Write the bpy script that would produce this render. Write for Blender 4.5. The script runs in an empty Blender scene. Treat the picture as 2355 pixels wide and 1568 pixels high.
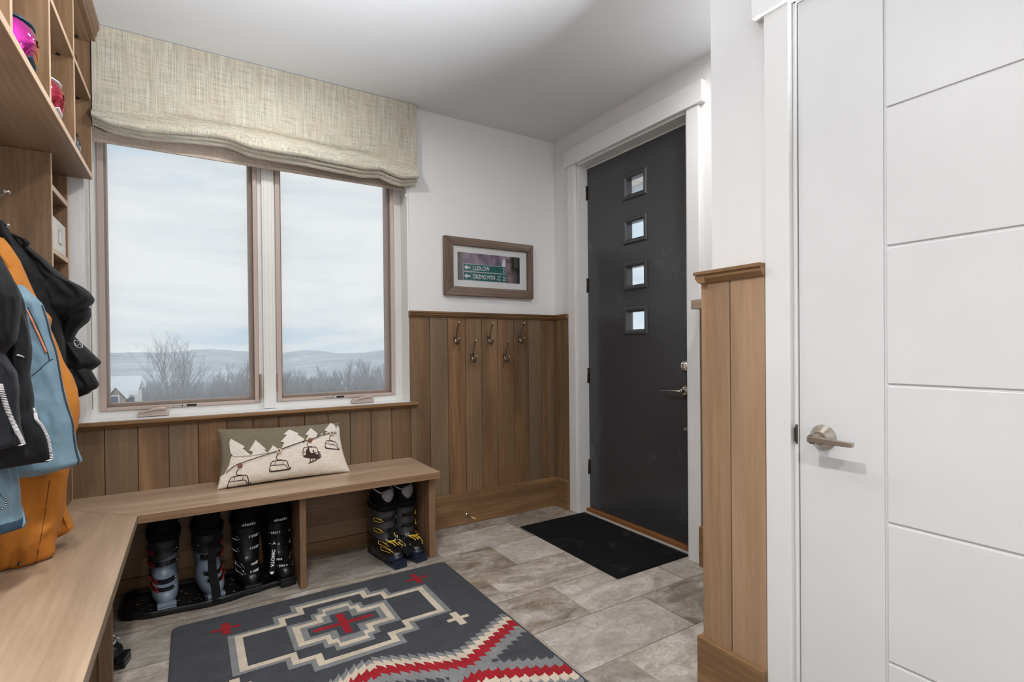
import bpy, bmesh, math, random
from mathutils import Vector, Matrix, noise
from mathutils.geometry import tessellate_polygon
from mathutils.bvhtree import BVHTree
PI = math.pi
C = bpy.context.scene.collection
SC = bpy.context.scene
rnd = random.Random(7)

# ------------------------------------------------------------------ camera
CAM = Vector((-2.3224, -3.1227, 1.1659)); FPX = 1188.28; PPY = 26.37
yw, pt, rl = map(math.radians, (-31.8485, -0.4244, -0.5484))
FW = Vector((-math.sin(yw)*math.cos(pt), math.cos(yw)*math.cos(pt), math.sin(pt)))
r0 = Vector((math.cos(yw), math.sin(yw), 0)); u0 = r0.cross(FW)
RT = r0*math.cos(rl) + u0*math.sin(rl); UP = -r0*math.sin(rl) + u0*math.cos(rl)
cd = bpy.data.cameras.new('camera'); co = bpy.data.objects.new('camera', cd); C.objects.link(co)
cd.sensor_fit = 'HORIZONTAL'; cd.sensor_width = 36; cd.lens = FPX/2355*36; cd.shift_y = PPY/2355
cd.clip_start = 0.05; cd.clip_end = 9000
m = Matrix((RT, UP, -FW)).transposed().to_4x4(); m.translation = CAM; co.matrix_world = m
SC.camera = co
def ray(px, py): return FW + RT*((px-1177.5)/FPX) - UP*((py-784-PPY)/FPX)
def at(px, py, ax, v):
    d = ray(px, py); i = 'xyz'.index(ax); return CAM + d*((v-CAM[i])/d[i])

# ------------------------------------------------------------------ colours / materials
def L(h):
    if isinstance(h, str):
        h = h.lstrip('#'); c = [int(h[i:i+2], 16)/255 for i in (0, 2, 4)]
    else: c = [x/255 for x in h]
    return tuple((x/12.92 if x <= .04045 else ((x+.055)/1.055)**2.4) for x in c) + (1,)
class NT:
    def __init__(s, name):
        s.m = bpy.data.materials.new(name); s.m.use_nodes = True
        s.t = s.m.node_tree; s.p = s.t.nodes['Principled BSDF']; s.out = s.t.nodes['Material Output']
    def n(s, typ, **kw):
        n = s.t.nodes.new('ShaderNode'+typ)
        for k, v in kw.items():
            if k in n.inputs: n.inputs[k].default_value = v
            else: setattr(n, k, v)
        return n
    def l(s, a, b): s.t.links.new(a, b)
    def coord(s, scale=(1, 1, 1), rot=(0, 0, 0), kind='Object', offs=None):
        c = s.n('TexCoord'); mp = s.n('Mapping'); mp.inputs['Scale'].default_value = scale; mp.inputs['Rotation'].default_value = rot
        src = c.outputs[kind]
        if offs is not None:
            va = s.n('VectorMath', operation='ADD'); s.l(src, va.inputs[0]); s.l(offs, va.inputs[1]); src = va.outputs[0]
        s.l(src, mp.inputs['Vector']); return mp.outputs['Vector']
    def noise(s, vec, scale=5, detail=4, rough=.55, dist=0):
        n = s.n('TexNoise', Scale=scale, Detail=detail, Roughness=rough, Distortion=dist); s.l(vec, n.inputs['Vector']); return n.outputs['Fac']
    def ramp(s, fac, stops):
        r = s.n('ValToRGB'); e = r.color_ramp.elements
        while len(e) < len(stops): e.new(.5)
        for i, (p, c) in enumerate(stops): e[i].position = p; e[i].color = c if len(c) == 4 else tuple(c)+(1,)
        s.l(fac, r.inputs['Fac']); return r.outputs['Color']
    def mix(s, fac, a, b, mode='MIX'):
        x = s.n('MixRGB', blend_type=mode)
        for k, v in (('Fac', fac), ('Color1', a), ('Color2', b)):
            if hasattr(v, 'is_linked') or hasattr(v, 'links'): s.l(v, x.inputs[k])
            else: x.inputs[k].default_value = v
        return x.outputs['Color']
    def math(s, op, a, b=0):
        x = s.n('Math', operation=op)
        for i, v in enumerate((a, b)):
            if hasattr(v, 'links'): s.l(v, x.inputs[i])
            else: x.inputs[i].default_value = v
        return x.outputs[0]
    def bump(s, h, strength=.2, dist=.002):
        b = s.n('Bump', Strength=strength, Distance=dist); s.l(h, b.inputs['Height']); s.l(b.outputs['Normal'], s.p.inputs['Normal'])
    def base(s, col):
        if hasattr(col, 'links'): s.l(col, s.p.inputs['Base Color'])
        else: s.p.inputs['Base Color'].default_value = col
def plain(name, col, rough=.5, metal=0, spec=.5, bump=0, bscale=200, var=0):
    t = NT(name); c = L(col)
    t.p.inputs['Roughness'].default_value = rough; t.p.inputs['Metallic'].default_value = metal
    t.p.inputs['Specular IOR Level'].default_value = spec
    v = t.coord()
    f = t.noise(v, bscale, 3)
    k = var if var else .04
    t.base(t.mix(1, c, t.ramp(t.noise(v, 3, 3), [(.3, (1-k,)*3), (.7, (1+k*.5,)*3)]), 'MULTIPLY'))
    if bump: t.bump(f, bump, .001)
    return t.m
def oak(name, cols, axis='z', rough=.45, islandvar=.5, grain=1., spec=.35):
    """open-grained oak veneer: long streaks along `axis`, cathedral figure, fine pores, board-to-board tone"""
    t = NT(name)
    geo = t.n('NewGeometry'); isl = geo.outputs['Random Per Island']
    mv = t.n('CombineXYZ'); 
    for k, sc in (('X', 7.3), ('Y', 3.1), ('Z', 5.7)): t.l(t.math('MULTIPLY', isl, sc), mv.inputs[k])
    def st(a, b): return {'x': (a, b, b), 'y': (b, a, b), 'z': (b, b, a)}[axis]
    v1 = t.coord(st(.9, 9), offs=mv.outputs[0]); v2 = t.coord(st(2.5, 55), offs=mv.outputs[0]); v3 = t.coord(st(14, 420), offs=mv.outputs[0])
    n1 = t.noise(v1, 1, 3, .5, .6)
    w = t.n('TexWave', wave_type='RINGS', rings_direction='SPHERICAL', Scale=2.2, Distortion=4.5, Detail=3); w.inputs['Detail Scale'].default_value = 1.1; t.l(t.coord(st(.8, 7), offs=mv.outputs[0]), w.inputs['Vector'])
    n2 = t.noise(v2, 1, 4, .6); n3 = t.noise(v3, 1, 2, .5)
    a, b, c, g = [L(x) for x in cols]       # dark, mid, light, greyish
    col = t.ramp(n1, [(.3, a), (.5, b), (.72, c)])
    col = t.mix(t.math('MULTIPLY', w.outputs['Fac'], .32*grain), col, a)
    col = t.mix(t.math('MULTIPLY', t.ramp(n2, [(.42, (0, 0, 0)), (.62, (1, 1, 1))]), .35*grain), col, a)
    col = t.mix(t.math('MULTIPLY', t.ramp(n3, [(.52, (0, 0, 0)), (.66, (1, 1, 1))]), .32*grain), col, c)
    if islandvar:
        col = t.mix(t.math('MULTIPLY', t.ramp(isl, [(.1, (0, 0, 0)), (.95, (1, 1, 1))]), islandvar), col, g)
        col = t.mix(t.math('MULTIPLY', t.ramp(t.noise(t.coord(st(.7, 11), offs=mv.outputs[0]), 1, 3, .5, .8), [(.52, (0, 0, 0)), (.62, (1, 1, 1))]), islandvar*.9), col, g)
        col = t.mix(1, col, t.ramp(t.math('FRACT', t.math('MULTIPLY', isl, 17.3)), [(0, (.84,)*3), (1, (1.12,)*3)]), 'MULTIPLY')
    t.base(col); t.p.inputs['Roughness'].default_value = rough; t.p.inputs['Specular IOR Level'].default_value = spec
    t.bump(t.math('ADD', n2, t.math('MULTIPLY', n3, .6)), .12, .0008)
    return t.m
WARM = ('#614630', '#7f5f40', '#9a7653', '#756856')
PALE = ('#927a63', '#a88f77', '#bfa68f', '#ad9b8a')
MID = ('#735840', '#8c6d52', '#a38467', '#8f7a66')
M = {}
M['wain'] = oak('wainscot_oak', WARM, 'z', .5, .55)
M['stub'] = oak('closet_wainscot_oak_lit', ('#8a6b50', '#a98767', '#bf9d7d', '#a58c75'), 'z', .5, .35)  # same oak as the wainscot, with light from the left put into the colour
TRIMW = ('#6c5036', '#8f6c48', '#a9845e', '#8b7258')
M['wain_h'] = oak('wainscot_oak_horizontal', TRIMW, 'x', .5, .1)
M['wain_y'] = oak('wainscot_oak_depthwise', TRIMW, 'y', .5, .1)
M['bench'] = oak('bench_oak', PALE, 'x', .33, 0, .8, .5)
M['bench_y'] = oak('bench_oak_depthwise', PALE, 'y', .33, 0, .8, .5)
M['bench_edge'] = oak('bench_edge_oak', MID, 'x', .45, 0)
M['panel'] = oak('bench_panel_oak', MID, 'z', .45, 0)
M['panel_h'] = oak('bench_back_oak', MID, 'x', .45, 0)
M['cab'] = oak('cabinet_oak', MID, 'z', .42, 0)
M['cab_y'] = oak('cabinet_oak_depthwise', MID, 'y', .42, 0)
M['band'] = oak('cabinet_edge_band', ('#c0a287', '#d2b599', '#dcc3aa', '#cbb29a'), 'y', .4, 0, .5)
M['white_trim'] = plain('white_trim_paint', (226, 226, 225), .35, 0, .5)
M['wall'] = plain('wall_paint', (227, 227, 227), .85, 0, .2, .05, 350, .015)
M['ceil'] = plain('ceiling_paint', (222, 224, 227), .9, 0, .15, .04, 300, .015)
M['door_white'] = plain('white_door_paint', (217, 218, 219), .38, 0, .5)
M['vinyl'] = plain('white_window_vinyl', (228, 227, 224), .4)
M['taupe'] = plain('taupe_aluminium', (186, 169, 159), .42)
M['taupe_dk'] = plain('taupe_aluminium_dark', (150, 128, 112), .5)  # darker taupe for the sashes and lock levers
M['nickel'] = plain('brushed_nickel', (178, 168, 156), .28, 1)
M['chrome'] = plain('polished_nickel', (215, 210, 205), .12, 1)
M['iron'] = plain('pewter_hook_metal', (132, 122, 111), .3, 1)
M['bronze'] = plain('dark_hinge_metal', (88, 80, 68), .3, 1)
M['black'] = plain('black_rubber', (20, 20, 21), .55, 0, .4, .2, 300)
M['tray'] = plain('tray_rubber', (17, 17, 18), .38, 0, .5, .3, 60)
M['white_pl'] = plain('white_plastic', (238, 238, 236), .3)
M['grey_pl'] = plain('light_grey_plastic', (190, 188, 184), .35)

t = NT('charcoal_door_paint'); v = t.coord()
sm = t.noise(t.coord((14, 3, 2.2)), 1.5, 5, .7)
t.base(t.mix(t.math('MULTIPLY', t.ramp(sm, [(.60, (0, 0, 0)), (.72, (1, 1, 1))]), .10), L((57, 58, 62)), L((150, 150, 150))))
t.p.inputs['Roughness'].default_value = .27; t.p.inputs['Specular IOR Level'].default_value = .75
t.bump(t.noise(t.coord((160, 160, 12)), 1, 3), .06, .0008); M['door_dk'] = t.m

def clear(name, op, tint=(1, 1, 1, 1), gl=.03, rough=.0):
    t = NT(name); tr = t.n('BsdfTransparent'); tr.inputs['Color'].default_value = tint
    g = t.n('BsdfGlossy', Roughness=rough); mx = t.n('MixShader'); 
    fr = t.n('Fresnel', IOR=1.35); t.l(t.math('MULTIPLY', fr.outputs[0], op), mx.inputs['Fac'])
    t.l(tr.outputs[0], mx.inputs[1]); t.l(g.outputs[0], mx.inputs[2]); t.l(mx.outputs[0], t.out.inputs['Surface']); return t.m
M['glass'] = clear('window_glass', .6, (.97, .985, .98, 1))
t = NT('insect_screen_mesh'); tr = t.n('BsdfTransparent'); df = t.n('BsdfDiffuse'); tl = t.n('BsdfTranslucent')
df.inputs['Color'].default_value = L((205, 207, 210)); tl.inputs['Color'].default_value = L((222, 224, 227))
a = t.n('AddShader'); t.l(df.outputs[0], a.inputs[0]); t.l(tl.outputs[0], a.inputs[1])
mx = t.n('MixShader'); 
wv = t.noise(t.coord((130, 1, 4)), 1, 3); t.l(t.math('ADD', t.math('MULTIPLY', wv, .02), .28), mx.inputs['Fac'])
t.l(tr.outputs[0], mx.inputs[1]); t.l(tl.outputs[0], mx.inputs[2]); t.l(mx.outputs[0], t.out.inputs['Surface']); M['screen'] = t.m

def emis(name, col, s):
    t = NT(name); e = t.n('Emission', Strength=s); e.inputs['Color'].default_value = col; t.l(e.outputs[0], t.out.inputs['Surface']); return t.m
M['lamp'] = emis('downlight_diffuser_glow', (1, .86, .70, 1), 3)

# floor tile
t = NT('slate_look_tile'); geo = t.n('NewGeometry'); isl = geo.outputs['Random Per Island']
cb = t.n('CombineXYZ'); t.l(t.math('MULTIPLY', isl, 31), cb.inputs['X']); t.l(t.math('MULTIPLY', isl, 17), cb.inputs['Y'])
v = t.coord((2.6, 5.2, 1), (0, 0, .3), offs=cb.outputs[0]); v2 = t.coord((1, 1, 1), offs=cb.outputs[0])
n1 = t.noise(v, 1.6, 7, .68, 1.1); n2 = t.noise(v2, 5, 6, .65, .8); n3 = t.noise(t.coord((60, 110, 60), (0, 0, .3), offs=cb.outputs[0]), 1, 5, .7); n4 = t.noise(v, 2.6, 8, .72, 1.6); n5 = t.noise(v2, 22, 5, .7, .6)
col = t.ramp(n1, [(.28, L('#5f554b')), (.42, L('#8a7f73')), (.54, L('#aaa095')), (.68, L('#c6c0b8'))])
col = t.mix(t.math('MULTIPLY', t.ramp(n2, [(.52, (0, 0, 0)), (.7, (1, 1, 1))]), .55), col, L('#86704f'))
col = t.mix(t.math('MULTIPLY', t.ramp(t.math('FRACT', t.math('MULTIPLY', isl, 7.7)), [(.3, (0, 0, 0)), (1, (1, 1, 1))]), .5), col, L('#b6b2ac'))
vein = t.ramp(n4, [(.488, (0, 0, 0)), (.5, (1, 1, 1)), (.512, (0, 0, 0))])
col = t.mix(t.math('MULTIPLY', vein, .65), col, L('#5e5247'))
col = t.mix(t.math('MULTIPLY', t.ramp(n5, [(.5, (0, 0, 0)), (.68, (1, 1, 1))]), .4), col, L('#74695d'))
col = t.mix(t.math('MULTIPLY', t.ramp(n3, [(.54, (0, 0, 0)), (.70, (1, 1, 1))]), .55), col, L('#7b6f62'))
col = t.mix(1, col, t.ramp(t.math('FRACT', t.math('MULTIPLY', isl, 23.1)), [(0, (.8,)*3), (1, (1.1,)*3)]), 'MULTIPLY')
t.base(col); t.p.inputs['Roughness'].default_value = .42; t.bump(t.math('ADD', n4, t.math('MULTIPLY', n3, .5)), .25, .003); M['tile'] = t.m
M['tile_light'] = M['tile'].copy(); M['tile_light'].name = 'slate_look_tile_pale'
for key, lo_, hi_ in (('tile', .74, 1.0), ('tile_light', 1.1, 1.2)):
    for nd in M[key].node_tree.nodes:
        if nd.type == 'VALTORGB' and abs(nd.color_ramp.elements[0].color[0]-.8) < .01 and nd.color_ramp.elements[0].position == 0:
            nd.color_ramp.elements[0].color = (lo_,)*3+(1,); nd.color_ramp.elements[1].color = (hi_,)*3+(1,)
M['grout'] = plain('grout', (158, 146, 130), .9)

# rug wool
def wool(name, c, c2):
    t = NT(name); v = t.coord()
    f = t.noise(v, 260, 3, .7); g = t.noise(v, 12, 4, .6); h = t.noise(v, 3.2, 3)
    col = t.mix(t.ramp(f, [(.3, (0, 0, 0)), (.7, (1, 1, 1))]), L(c), L(c2))
    col = t.mix(1, col, t.ramp(g, [(.3, (.84,)*3), (.65, (1.08,)*3)]), 'MULTIPLY')
    col = t.mix(t.math('MULTIPLY', t.ramp(h, [(.62, (0, 0, 0)), (.74, (1, 1, 1))]), .35), col, L((44, 44, 48)))
    t.base(col); t.p.inputs['Roughness'].default_value = .95; t.p.inputs['Specular IOR Level'].default_value = .1
    t.p.inputs['Sheen Weight'].default_value = .05
    t.bump(f, .9, .004); return t.m
M['w_dark'] = wool('rug_charcoal_wool', (46, 48, 52), (80, 82, 87)); M['w_grey'] = wool('rug_grey_wool', (106, 108, 109), (142, 143, 143))
M['w_cream'] = wool('rug_cream_wool', (184, 170, 150), (214, 201, 182)); M['w_red'] = wool('rug_red_wool', (128, 16, 26), (166, 32, 42))

# linen shade
t = NT('sage_linen'); va = t.coord((230, 230, 6)); vb = t.coord((9, 9, 270)); vc = t.coord((420, 420, 420)); 
a = t.noise(va, 1, 4, .65); b = t.noise(vb, 1, 4, .65); g = t.noise(t.coord((1, 1, 1)), 9, 3)
col = t.ramp(t.math('MULTIPLY', t.math('ADD', a, b), .5), [(.36, L('#8c8f82')), (.47, L('#b5b3a2')), (.55, L('#cdc8b8')), (.66, L('#dedacd'))])
col = t.mix(t.math('MULTIPLY', t.ramp(b, [(.57, (0, 0, 0)), (.70, (1, 1, 1))]), .4), col, L('#929a8d'))
col = t.mix(t.math('MULTIPLY', t.ramp(g, [(.4, (0, 0, 0)), (.6, (1, 1, 1))]), .25), col, L('#c3ab95'))
t.base(col); t.p.inputs['Roughness'].default_value = .9; t.p.inputs['Specular IOR Level'].default_value = .1
t.bump(t.math('ADD', a, b), .4, .002); M['linen'] = t.m
def weave(name, c, c2, k=.9, sc=600, bump=.3):
    t = NT(name); a = t.noise(t.coord((sc, sc, sc*.06)), 1, 3); b = t.noise(t.coord((sc*.06, sc*.06, sc)), 1, 3)
    f = t.math('MULTIPLY', t.math('ADD', a, b), .5)
    t.base(t.ramp(f, [(.4, L(c)), (.6, L(c2))])); t.p.inputs['Roughness'].default_value = k; t.p.inputs['Specular IOR Level'].default_value = .15
    t.p.inputs['Sheen Weight'].default_value = .15
    t.bump(f, bump, .001); return t.m
M['roller'] = weave('taupe_roller_fabric', (184, 168, 153), (208, 193, 178), .8, 250)
M['roller'].node_tree.nodes['Principled BSDF'].inputs['Transmission Weight'].default_value = 0
M['burlap'] = weave('natural_linen_print', (205, 195, 180), (228, 219, 206), .95, 420)
M['olive'] = weave('olive_cotton', (108, 101, 82), (124, 117, 97), .9, 700)
M['appl'] = weave('ivory_felt', (226, 217, 204), (240, 233, 221), .95, 500)
M['ink'] = plain('brown_printed_ink', (62, 46, 40), .8, 0, .2)
def shellfab(name, c, rough=.6, spec=.22):
    t = NT(name); v = t.coord(); f = t.noise(v, 700, 2); g = t.noise(v, 7, 4, .6, .5)
    t.base(t.mix(1, L(c), t.ramp(g, [(.3, (.88,)*3), (.7, (1.08,)*3)]), 'MULTIPLY')); t.p.inputs['Roughness'].default_value = rough
    t.p.inputs['Specular IOR Level'].default_value = spec; t.p.inputs['Sheen Weight'].default_value = .04
    t.bump(t.math('ADD', t.math('MULTIPLY', f, .15), g), .35, .012); return t.m
M['j_black'] = shellfab('black_shell_fabric', (16, 16, 18)); M['j_navy'] = shellfab('black_navy_shell_fabric', (15, 16, 20))
M['j_must'] = shellfab('mustard_shell_fabric', (190, 120, 46), .75); M['j_blue'] = shellfab('slate_blue_shell_fabric', (116, 144, 160), .5)
M['j_char'] = shellfab('charcoal_shell_fabric', (30, 32, 37), .5)
M['zip'] = plain('white_zip_teeth', (225, 222, 225), .4); M['orange'] = plain('orange_zip_tape', (198, 128, 98), .6)
M['dk_teal'] = plain('dark_zip_tape', (40, 52, 60), .6); M['velcro'] = plain('dark_blue_velcro', (52, 70, 86), .9, 0, .1, .5, 500)

# ------------------------------------------------------------------ mesh builder
class MB:
    def __init__(s): s.v = []; s.f = []; s.mi = []; s.sm = []
    def add(s, vs, fs, mi=0, smooth=False):
        o = len(s.v); s.v += [Vector(p) for p in vs]
        for f in fs: s.f.append(tuple(o+i for i in f)); s.mi.append(mi); s.sm.append(smooth)
        return s
    def box(s, x0, x1, y0, y1, z0, z1, mi=0):
        x0, x1 = sorted((x0, x1)); y0, y1 = sorted((y0, y1)); z0, z1 = sorted((z0, z1))
        vs = [(x, y, z) for x in (x0, x1) for y in (y0, y1) for z in (z0, z1)]
        return s.add(vs, [(0, 1, 3, 2), (4, 6, 7, 5), (0, 4, 5, 1), (2, 3, 7, 6), (0, 2, 6, 4), (1, 5, 7, 3)], mi)
    def tube(s, pts, r, n=8, mi=0, caps=True, smooth=True, flat=None):
        pts = [Vector(p) for p in pts]; k = len(pts); rs = [r[min(len(r)-1, int(i*len(r)/k))] for i in range(k)] if isinstance(r, (list, tuple)) else [r]*k
        vs = []; ref = None
        for i, p in enumerate(pts):
            d = (pts[min(i+1, k-1)] - pts[max(i-1, 0)])
            d = d.normalized() if d.length > 1e-9 else Vector((0, 0, 1))
            if ref is None:
                ref = Vector((0, 0, 1)) if abs(d.z) < .9 else Vector((1, 0, 0))
            a = (ref - d*ref.dot(d)); a = a.normalized() if a.length > 1e-6 else d.orthogonal().normalized()
            ref = a; b = d.cross(a)
            for j in range(n):
                w = 2*PI*j/n; vs.append(p + (a*math.cos(w)*(flat or 1) + b*math.sin(w))*rs[i])
        fs = [(i*n+j, i*n+(j+1) % n, (i+1)*n+(j+1) % n, (i+1)*n+j) for i in range(k-1) for j in range(n)]
        s.add(vs, fs, mi, smooth)
        if caps:
            o = len(s.v) - len(vs)
            s.f.append(tuple(o+j for j in reversed(range(n)))); s.f.append(tuple(o+(k-1)*n+j for j in range(n))); s.mi += [mi]*2; s.sm += [False]*2
        return s
    def lathe(s, prof, origin, axis, n=24, mi=0, smooth=True):
        """prof: (radius, height) along axis"""
        ax = Vector(axis).normalized(); a = ax.orthogonal().normalized(); b = ax.cross(a); o = Vector(origin)
        ring = lambda r, h: [o + ax*h + (a*math.cos(2*PI*j/n) + b*math.sin(2*PI*j/n))*max(r, 1e-5) for j in range(n)]
        for (r0_, h0_), (r1_, h1_) in zip(prof, prof[1:]):      # one strip per segment keeps the turned edges crisp
            s.add(ring(r0_, h0_) + ring(r1_, h1_), [(j, (j+1) % n, n+(j+1) % n, n+j) for j in range(n)], mi, smooth)
        return s
    def prism(s, poly, fn, d0, d1, mi=0):
        """poly in 2-D; fn(a, b, d) -> point; extruded from d0 to d1"""
        n = len(poly); vs = [fn(a, b, d0) for a, b in poly] + [fn(a, b, d1) for a, b in poly]
        fs = [tuple(range(n)), tuple(reversed(range(n, 2*n)))] + [(i, i+n, (i+1) % n+n, (i+1) % n) for i in range(n)]
        return s.add(vs, fs, mi)
    def rings(s, rg, mi=0, smooth=True, cap0=True, cap1=True):
        n = len(rg[0]); vs = [p for r in rg for p in r]
        fs = [(i*n+j, i*n+(j+1) % n, (i+1)*n+(j+1) % n, (i+1)*n+j) for i in range(len(rg)-1) for j in range(n)]
        if cap0: fs.append(tuple(reversed(range(n))))
        if cap1: fs.append(tuple((len(rg)-1)*n+j for j in range(n)))
        return s.add(vs, fs, mi, smooth)
    def grid(s, nu, nv, fn, mi=0, smooth=True):
        vs = [fn(i/nu, j/nv) for j in range(nv+1) for i in range(nu+1)]
        fs = [(j*(nu+1)+i, j*(nu+1)+i+1, (j+1)*(nu+1)+i+1, (j+1)*(nu+1)+i) for j in range(nv) for i in range(nu)]
        return s.add(vs, fs, mi, smooth)
    def sphere(s, c, r, mi=0, n=12, sc=(1, 1, 1)):
        c = Vector(c); rg = []
        for i in range(n+1):
            th = PI*i/n; rr = max(math.sin(th), 1e-4)*r
            rg.append([c + Vector((rr*math.cos(2*PI*j/(2*n))*sc[0], rr*math.sin(2*PI*j/(2*n))*sc[1], -r*math.cos(th)*sc[2])) for j in range(2*n)])
        return s.rings(rg, mi, True, False, False)
def link(name, mb, mats, parent=None, bevel=0, seg=2, loc=None, fix=True):
    me = bpy.data.meshes.new(name); off = Vector(loc) if loc is not None else Vector((0, 0, 0))
    me.from_pydata([tuple(v - off) for v in mb.v], [], mb.f)
    for p, i, sm in zip(me.polygons, mb.mi, mb.sm): p.material_index = i; p.use_smooth = sm
    for mm in (mats if isinstance(mats, (list, tuple)) else [mats]): me.materials.append(M[mm] if isinstance(mm, str) else mm)
    if fix:
        bm = bmesh.new(); bm.from_mesh(me); bmesh.ops.recalc_face_normals(bm, faces=bm.faces); bm.to_mesh(me); bm.free()
    me.update()
    o = bpy.data.objects.new(name, me); C.objects.link(o)
    if parent: o.parent = parent
    elif loc is not None: o.location = off
    if bevel:
        md = o.modifiers.new('bevel', 'BEVEL'); md.width = bevel; md.segments = seg; md.limit_method = 'ANGLE'; md.angle_limit = math.radians(40)
    return o
def tag(o, label, cat, group=None):
    o['label'] = label; o['category'] = cat
    if group: o['group'] = group
    return o
def thing(name, label, cat, loc=(0, 0, 0), rz=0, group=None):
    o = bpy.data.objects.new(name, None); C.objects.link(o); o.location = loc; o.rotation_euler = (0, 0, rz); o.empty_display_size = .05
    return tag(o, label, cat, group)
def part(T, name, mb, mats, bevel=0, label=None, local=False, **k):
    root = T
    while root.parent: root = root.parent
    o = link(name, mb, mats, T, bevel, loc=None if local else root.location, **k)
    if label: o['label'] = label
    return o
def struct(name, mb, mats, bevel=0, parent=None, **k):
    o = link(name, mb, mats, parent, bevel, **k)
    if not parent: o['kind'] = 'structure'
    return o
def copy_tree(src, loc, rz, label, group=None):
    """copies a thing, its parts and its sub-parts"""
    r = src.copy(); C.objects.link(r); r.location = loc; r.rotation_euler = (0, 0, rz); r['label'] = label
    if group: r['group'] = group
    for ch in list(src.children):
        c = ch.copy(); C.objects.link(c); c.parent = r
        for g in list(ch.children):
            d = g.copy(); C.objects.link(d); d.parent = c
    return r
def text_mb(mb, s, size, fn, mi=0, sx=1., align='LEFT', bold=0, width=None):
    """lettering: fn(u, v, depth) -> world point"""
    cu = bpy.data.curves.new('lettering', 'FONT'); cu.body = s; cu.size = size; cu.align_x = align; cu.fill_mode = 'BOTH'; cu.extrude = .0004; cu.offset = bold
    o = bpy.data.objects.new('lettering', cu); C.objects.link(o); bpy.context.view_layer.update()
    me = o.evaluated_get(bpy.context.evaluated_depsgraph_get()).to_mesh()
    if width: x0_ = min(v.co.x for v in me.vertices); x1_ = max(v.co.x for v in me.vertices); sx = width/(x1_-x0_)
    mb.add([fn(v.co.x*sx, v.co.y, v.co.z) for v in me.vertices], [tuple(p.vertices) for p in me.polygons], mi)
    bpy.data.objects.remove(o); bpy.data.curves.remove(cu)
def interp(tab, x):
    if x <= tab[0][0]: return tab[0][1]
    for (a, b), (c, d) in zip(tab, tab[1:]):
        if x <= c: return b + (d-b)*(x-a)/(c-a)
    return tab[-1][1]
def smoothpath(pts, n=6):
    P = [Vector(p) for p in pts]; out = []
    for i in range(len(P)-1):
        a, b, c, d = P[max(i-1, 0)], P[i], P[i+1], P[min(i+2, len(P)-1)]
        for k in range(n):
            u = k/n; out.append(.5*((2*b) + (c-a)*u + (2*a-5*b+4*c-d)*u*u + (3*b-a-3*c+d)*u**3))
    return out + [P[-1]]

H = 2.70; XL = -2.97; YB = -4.75; XC = -.869
XO0, XO1, ZO0, ZO1 = -2.758, -1.142, .835, 2.42          # window opening
DY0, DY1, DZ = -.2695, -1.2267, 2.456                      # front door opening
# ------------------------------------------------------------------ room shell
mb = MB(); rows = [-.162 - .305*i for i in range(-1, 21)]
light_tiles = {(3, -1.077), (4, -.84), (6, -.95), (1, -1.14), (2, -.84), (5, 0)}
joints = {0: -.815, 1: -.53, 2: -.84, 3: -.467, 4: -.84, 5: -.538, 6: -.95}
g = .0022
for i in range(len(rows)-1):
    ya, yb = rows[i], rows[i+1]; x = joints.get(i, -.3 - .61*rnd.random())
    x0 = x - .61*6
    while x0 < .3:
        a, b = max(x0, -3.02), min(x0+.61, .16)
        if b-a > .01: mb.add([(a+g, yb+g, 0), (b-g, yb+g, 0), (b-g, ya-g, 0), (a+g, ya-g, 0)], [(0, 1, 2, 3)], 2 if any(i == r and abs(x0-q) < .05 for r, q in light_tiles) else 0)
        x0 += .61
mb.box(-3.1, .2, YB, .2, -.12, -.0018, 1)
struct('floor', mb, ['tile', 'grout', 'tile_light'], fix=False)
struct('ceiling', MB().box(-3.1, .2, YB, .2, H, H+.12), 'ceil')
mb = MB()
for bx in ((-3.1, XO0, 0, .2, -.12, H), (XO1, .2, 0, .2, -.12, H), (XO0, XO1, 0, .2, -.12, ZO0-.02), (XO0, XO1, 0, .2, ZO1, H)): mb.box(*bx)
struct('wall_back', mb, 'wall')
mb = MB()
for bx in ((0, .2, DY0, 0, -.12, H), (0, .2, -2.1, DY1, -.12, H), (0, .2, DY1, DY0, DZ, H)): mb.box(*bx)
struct('wall_right', mb, 'wall')
struct('wall_left', MB().box(-3.1, XL, YB, 0, -.12, H), 'wall')
mb = MB()                                                   # closet block: stub + header + far side + flank
CY0, CY1, CZ = -2.304, -3.15, 2.132
for bx in ((XC, -.02, -2.031, CY0, -.12, H), (XC, -.72, CY1, CY0, CZ, H), (XC, -.72, YB, CY1, -.12, H), (-.1, .2, YB, -2.1, -.12, H)): mb.box(*bx)
struct('wall_closet', mb, 'wall')

# ------------------------------------------------------------------ wainscot, caps, baseboards, casings
edges = [-2.97, -2.80, -2.677, -2.548, -2.422, -2.296, -2.167, -2.042, -1.915, -1.781, -1.653, -1.527, -1.402, -1.273, -1.149, -1.017, -.889, -.761, -.636, -.512, -.38, -.254, -.139, -.02]
mb = MB()
for a, b in zip(edges, edges[1:]): mb.box(a+.0012, b-.0012, -.02, .0, .0, .812 if b < -1.14 else 1.376)
mb.box(-2.97, -.02, -.006, 0, 0, .8)
struct('trim_1', mb, 'wain', .004)
mb = MB()
for a, b in ((-.0, -.105), (-.105, -.186)): mb.box(-.02, 0, b+.001, a-.001, 0, 1.376)
for a, b in ((-1.3125, -1.37), (-1.37, -1.5), (-1.5, -1.63), (-1.63, -1.76), (-1.76, -1.9), (-1.9, -2.02)): mb.box(-.02, 0, b+.001, a-.001, 0, 1.376)
struct('trim_2', mb, 'wain', .004)
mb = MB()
for a, b in ((-2.0, -2.108), (-2.108, -2.2255)): mb.box(XC-.02, XC, b+.0012, a-.0012, 0, 1.376)
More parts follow.
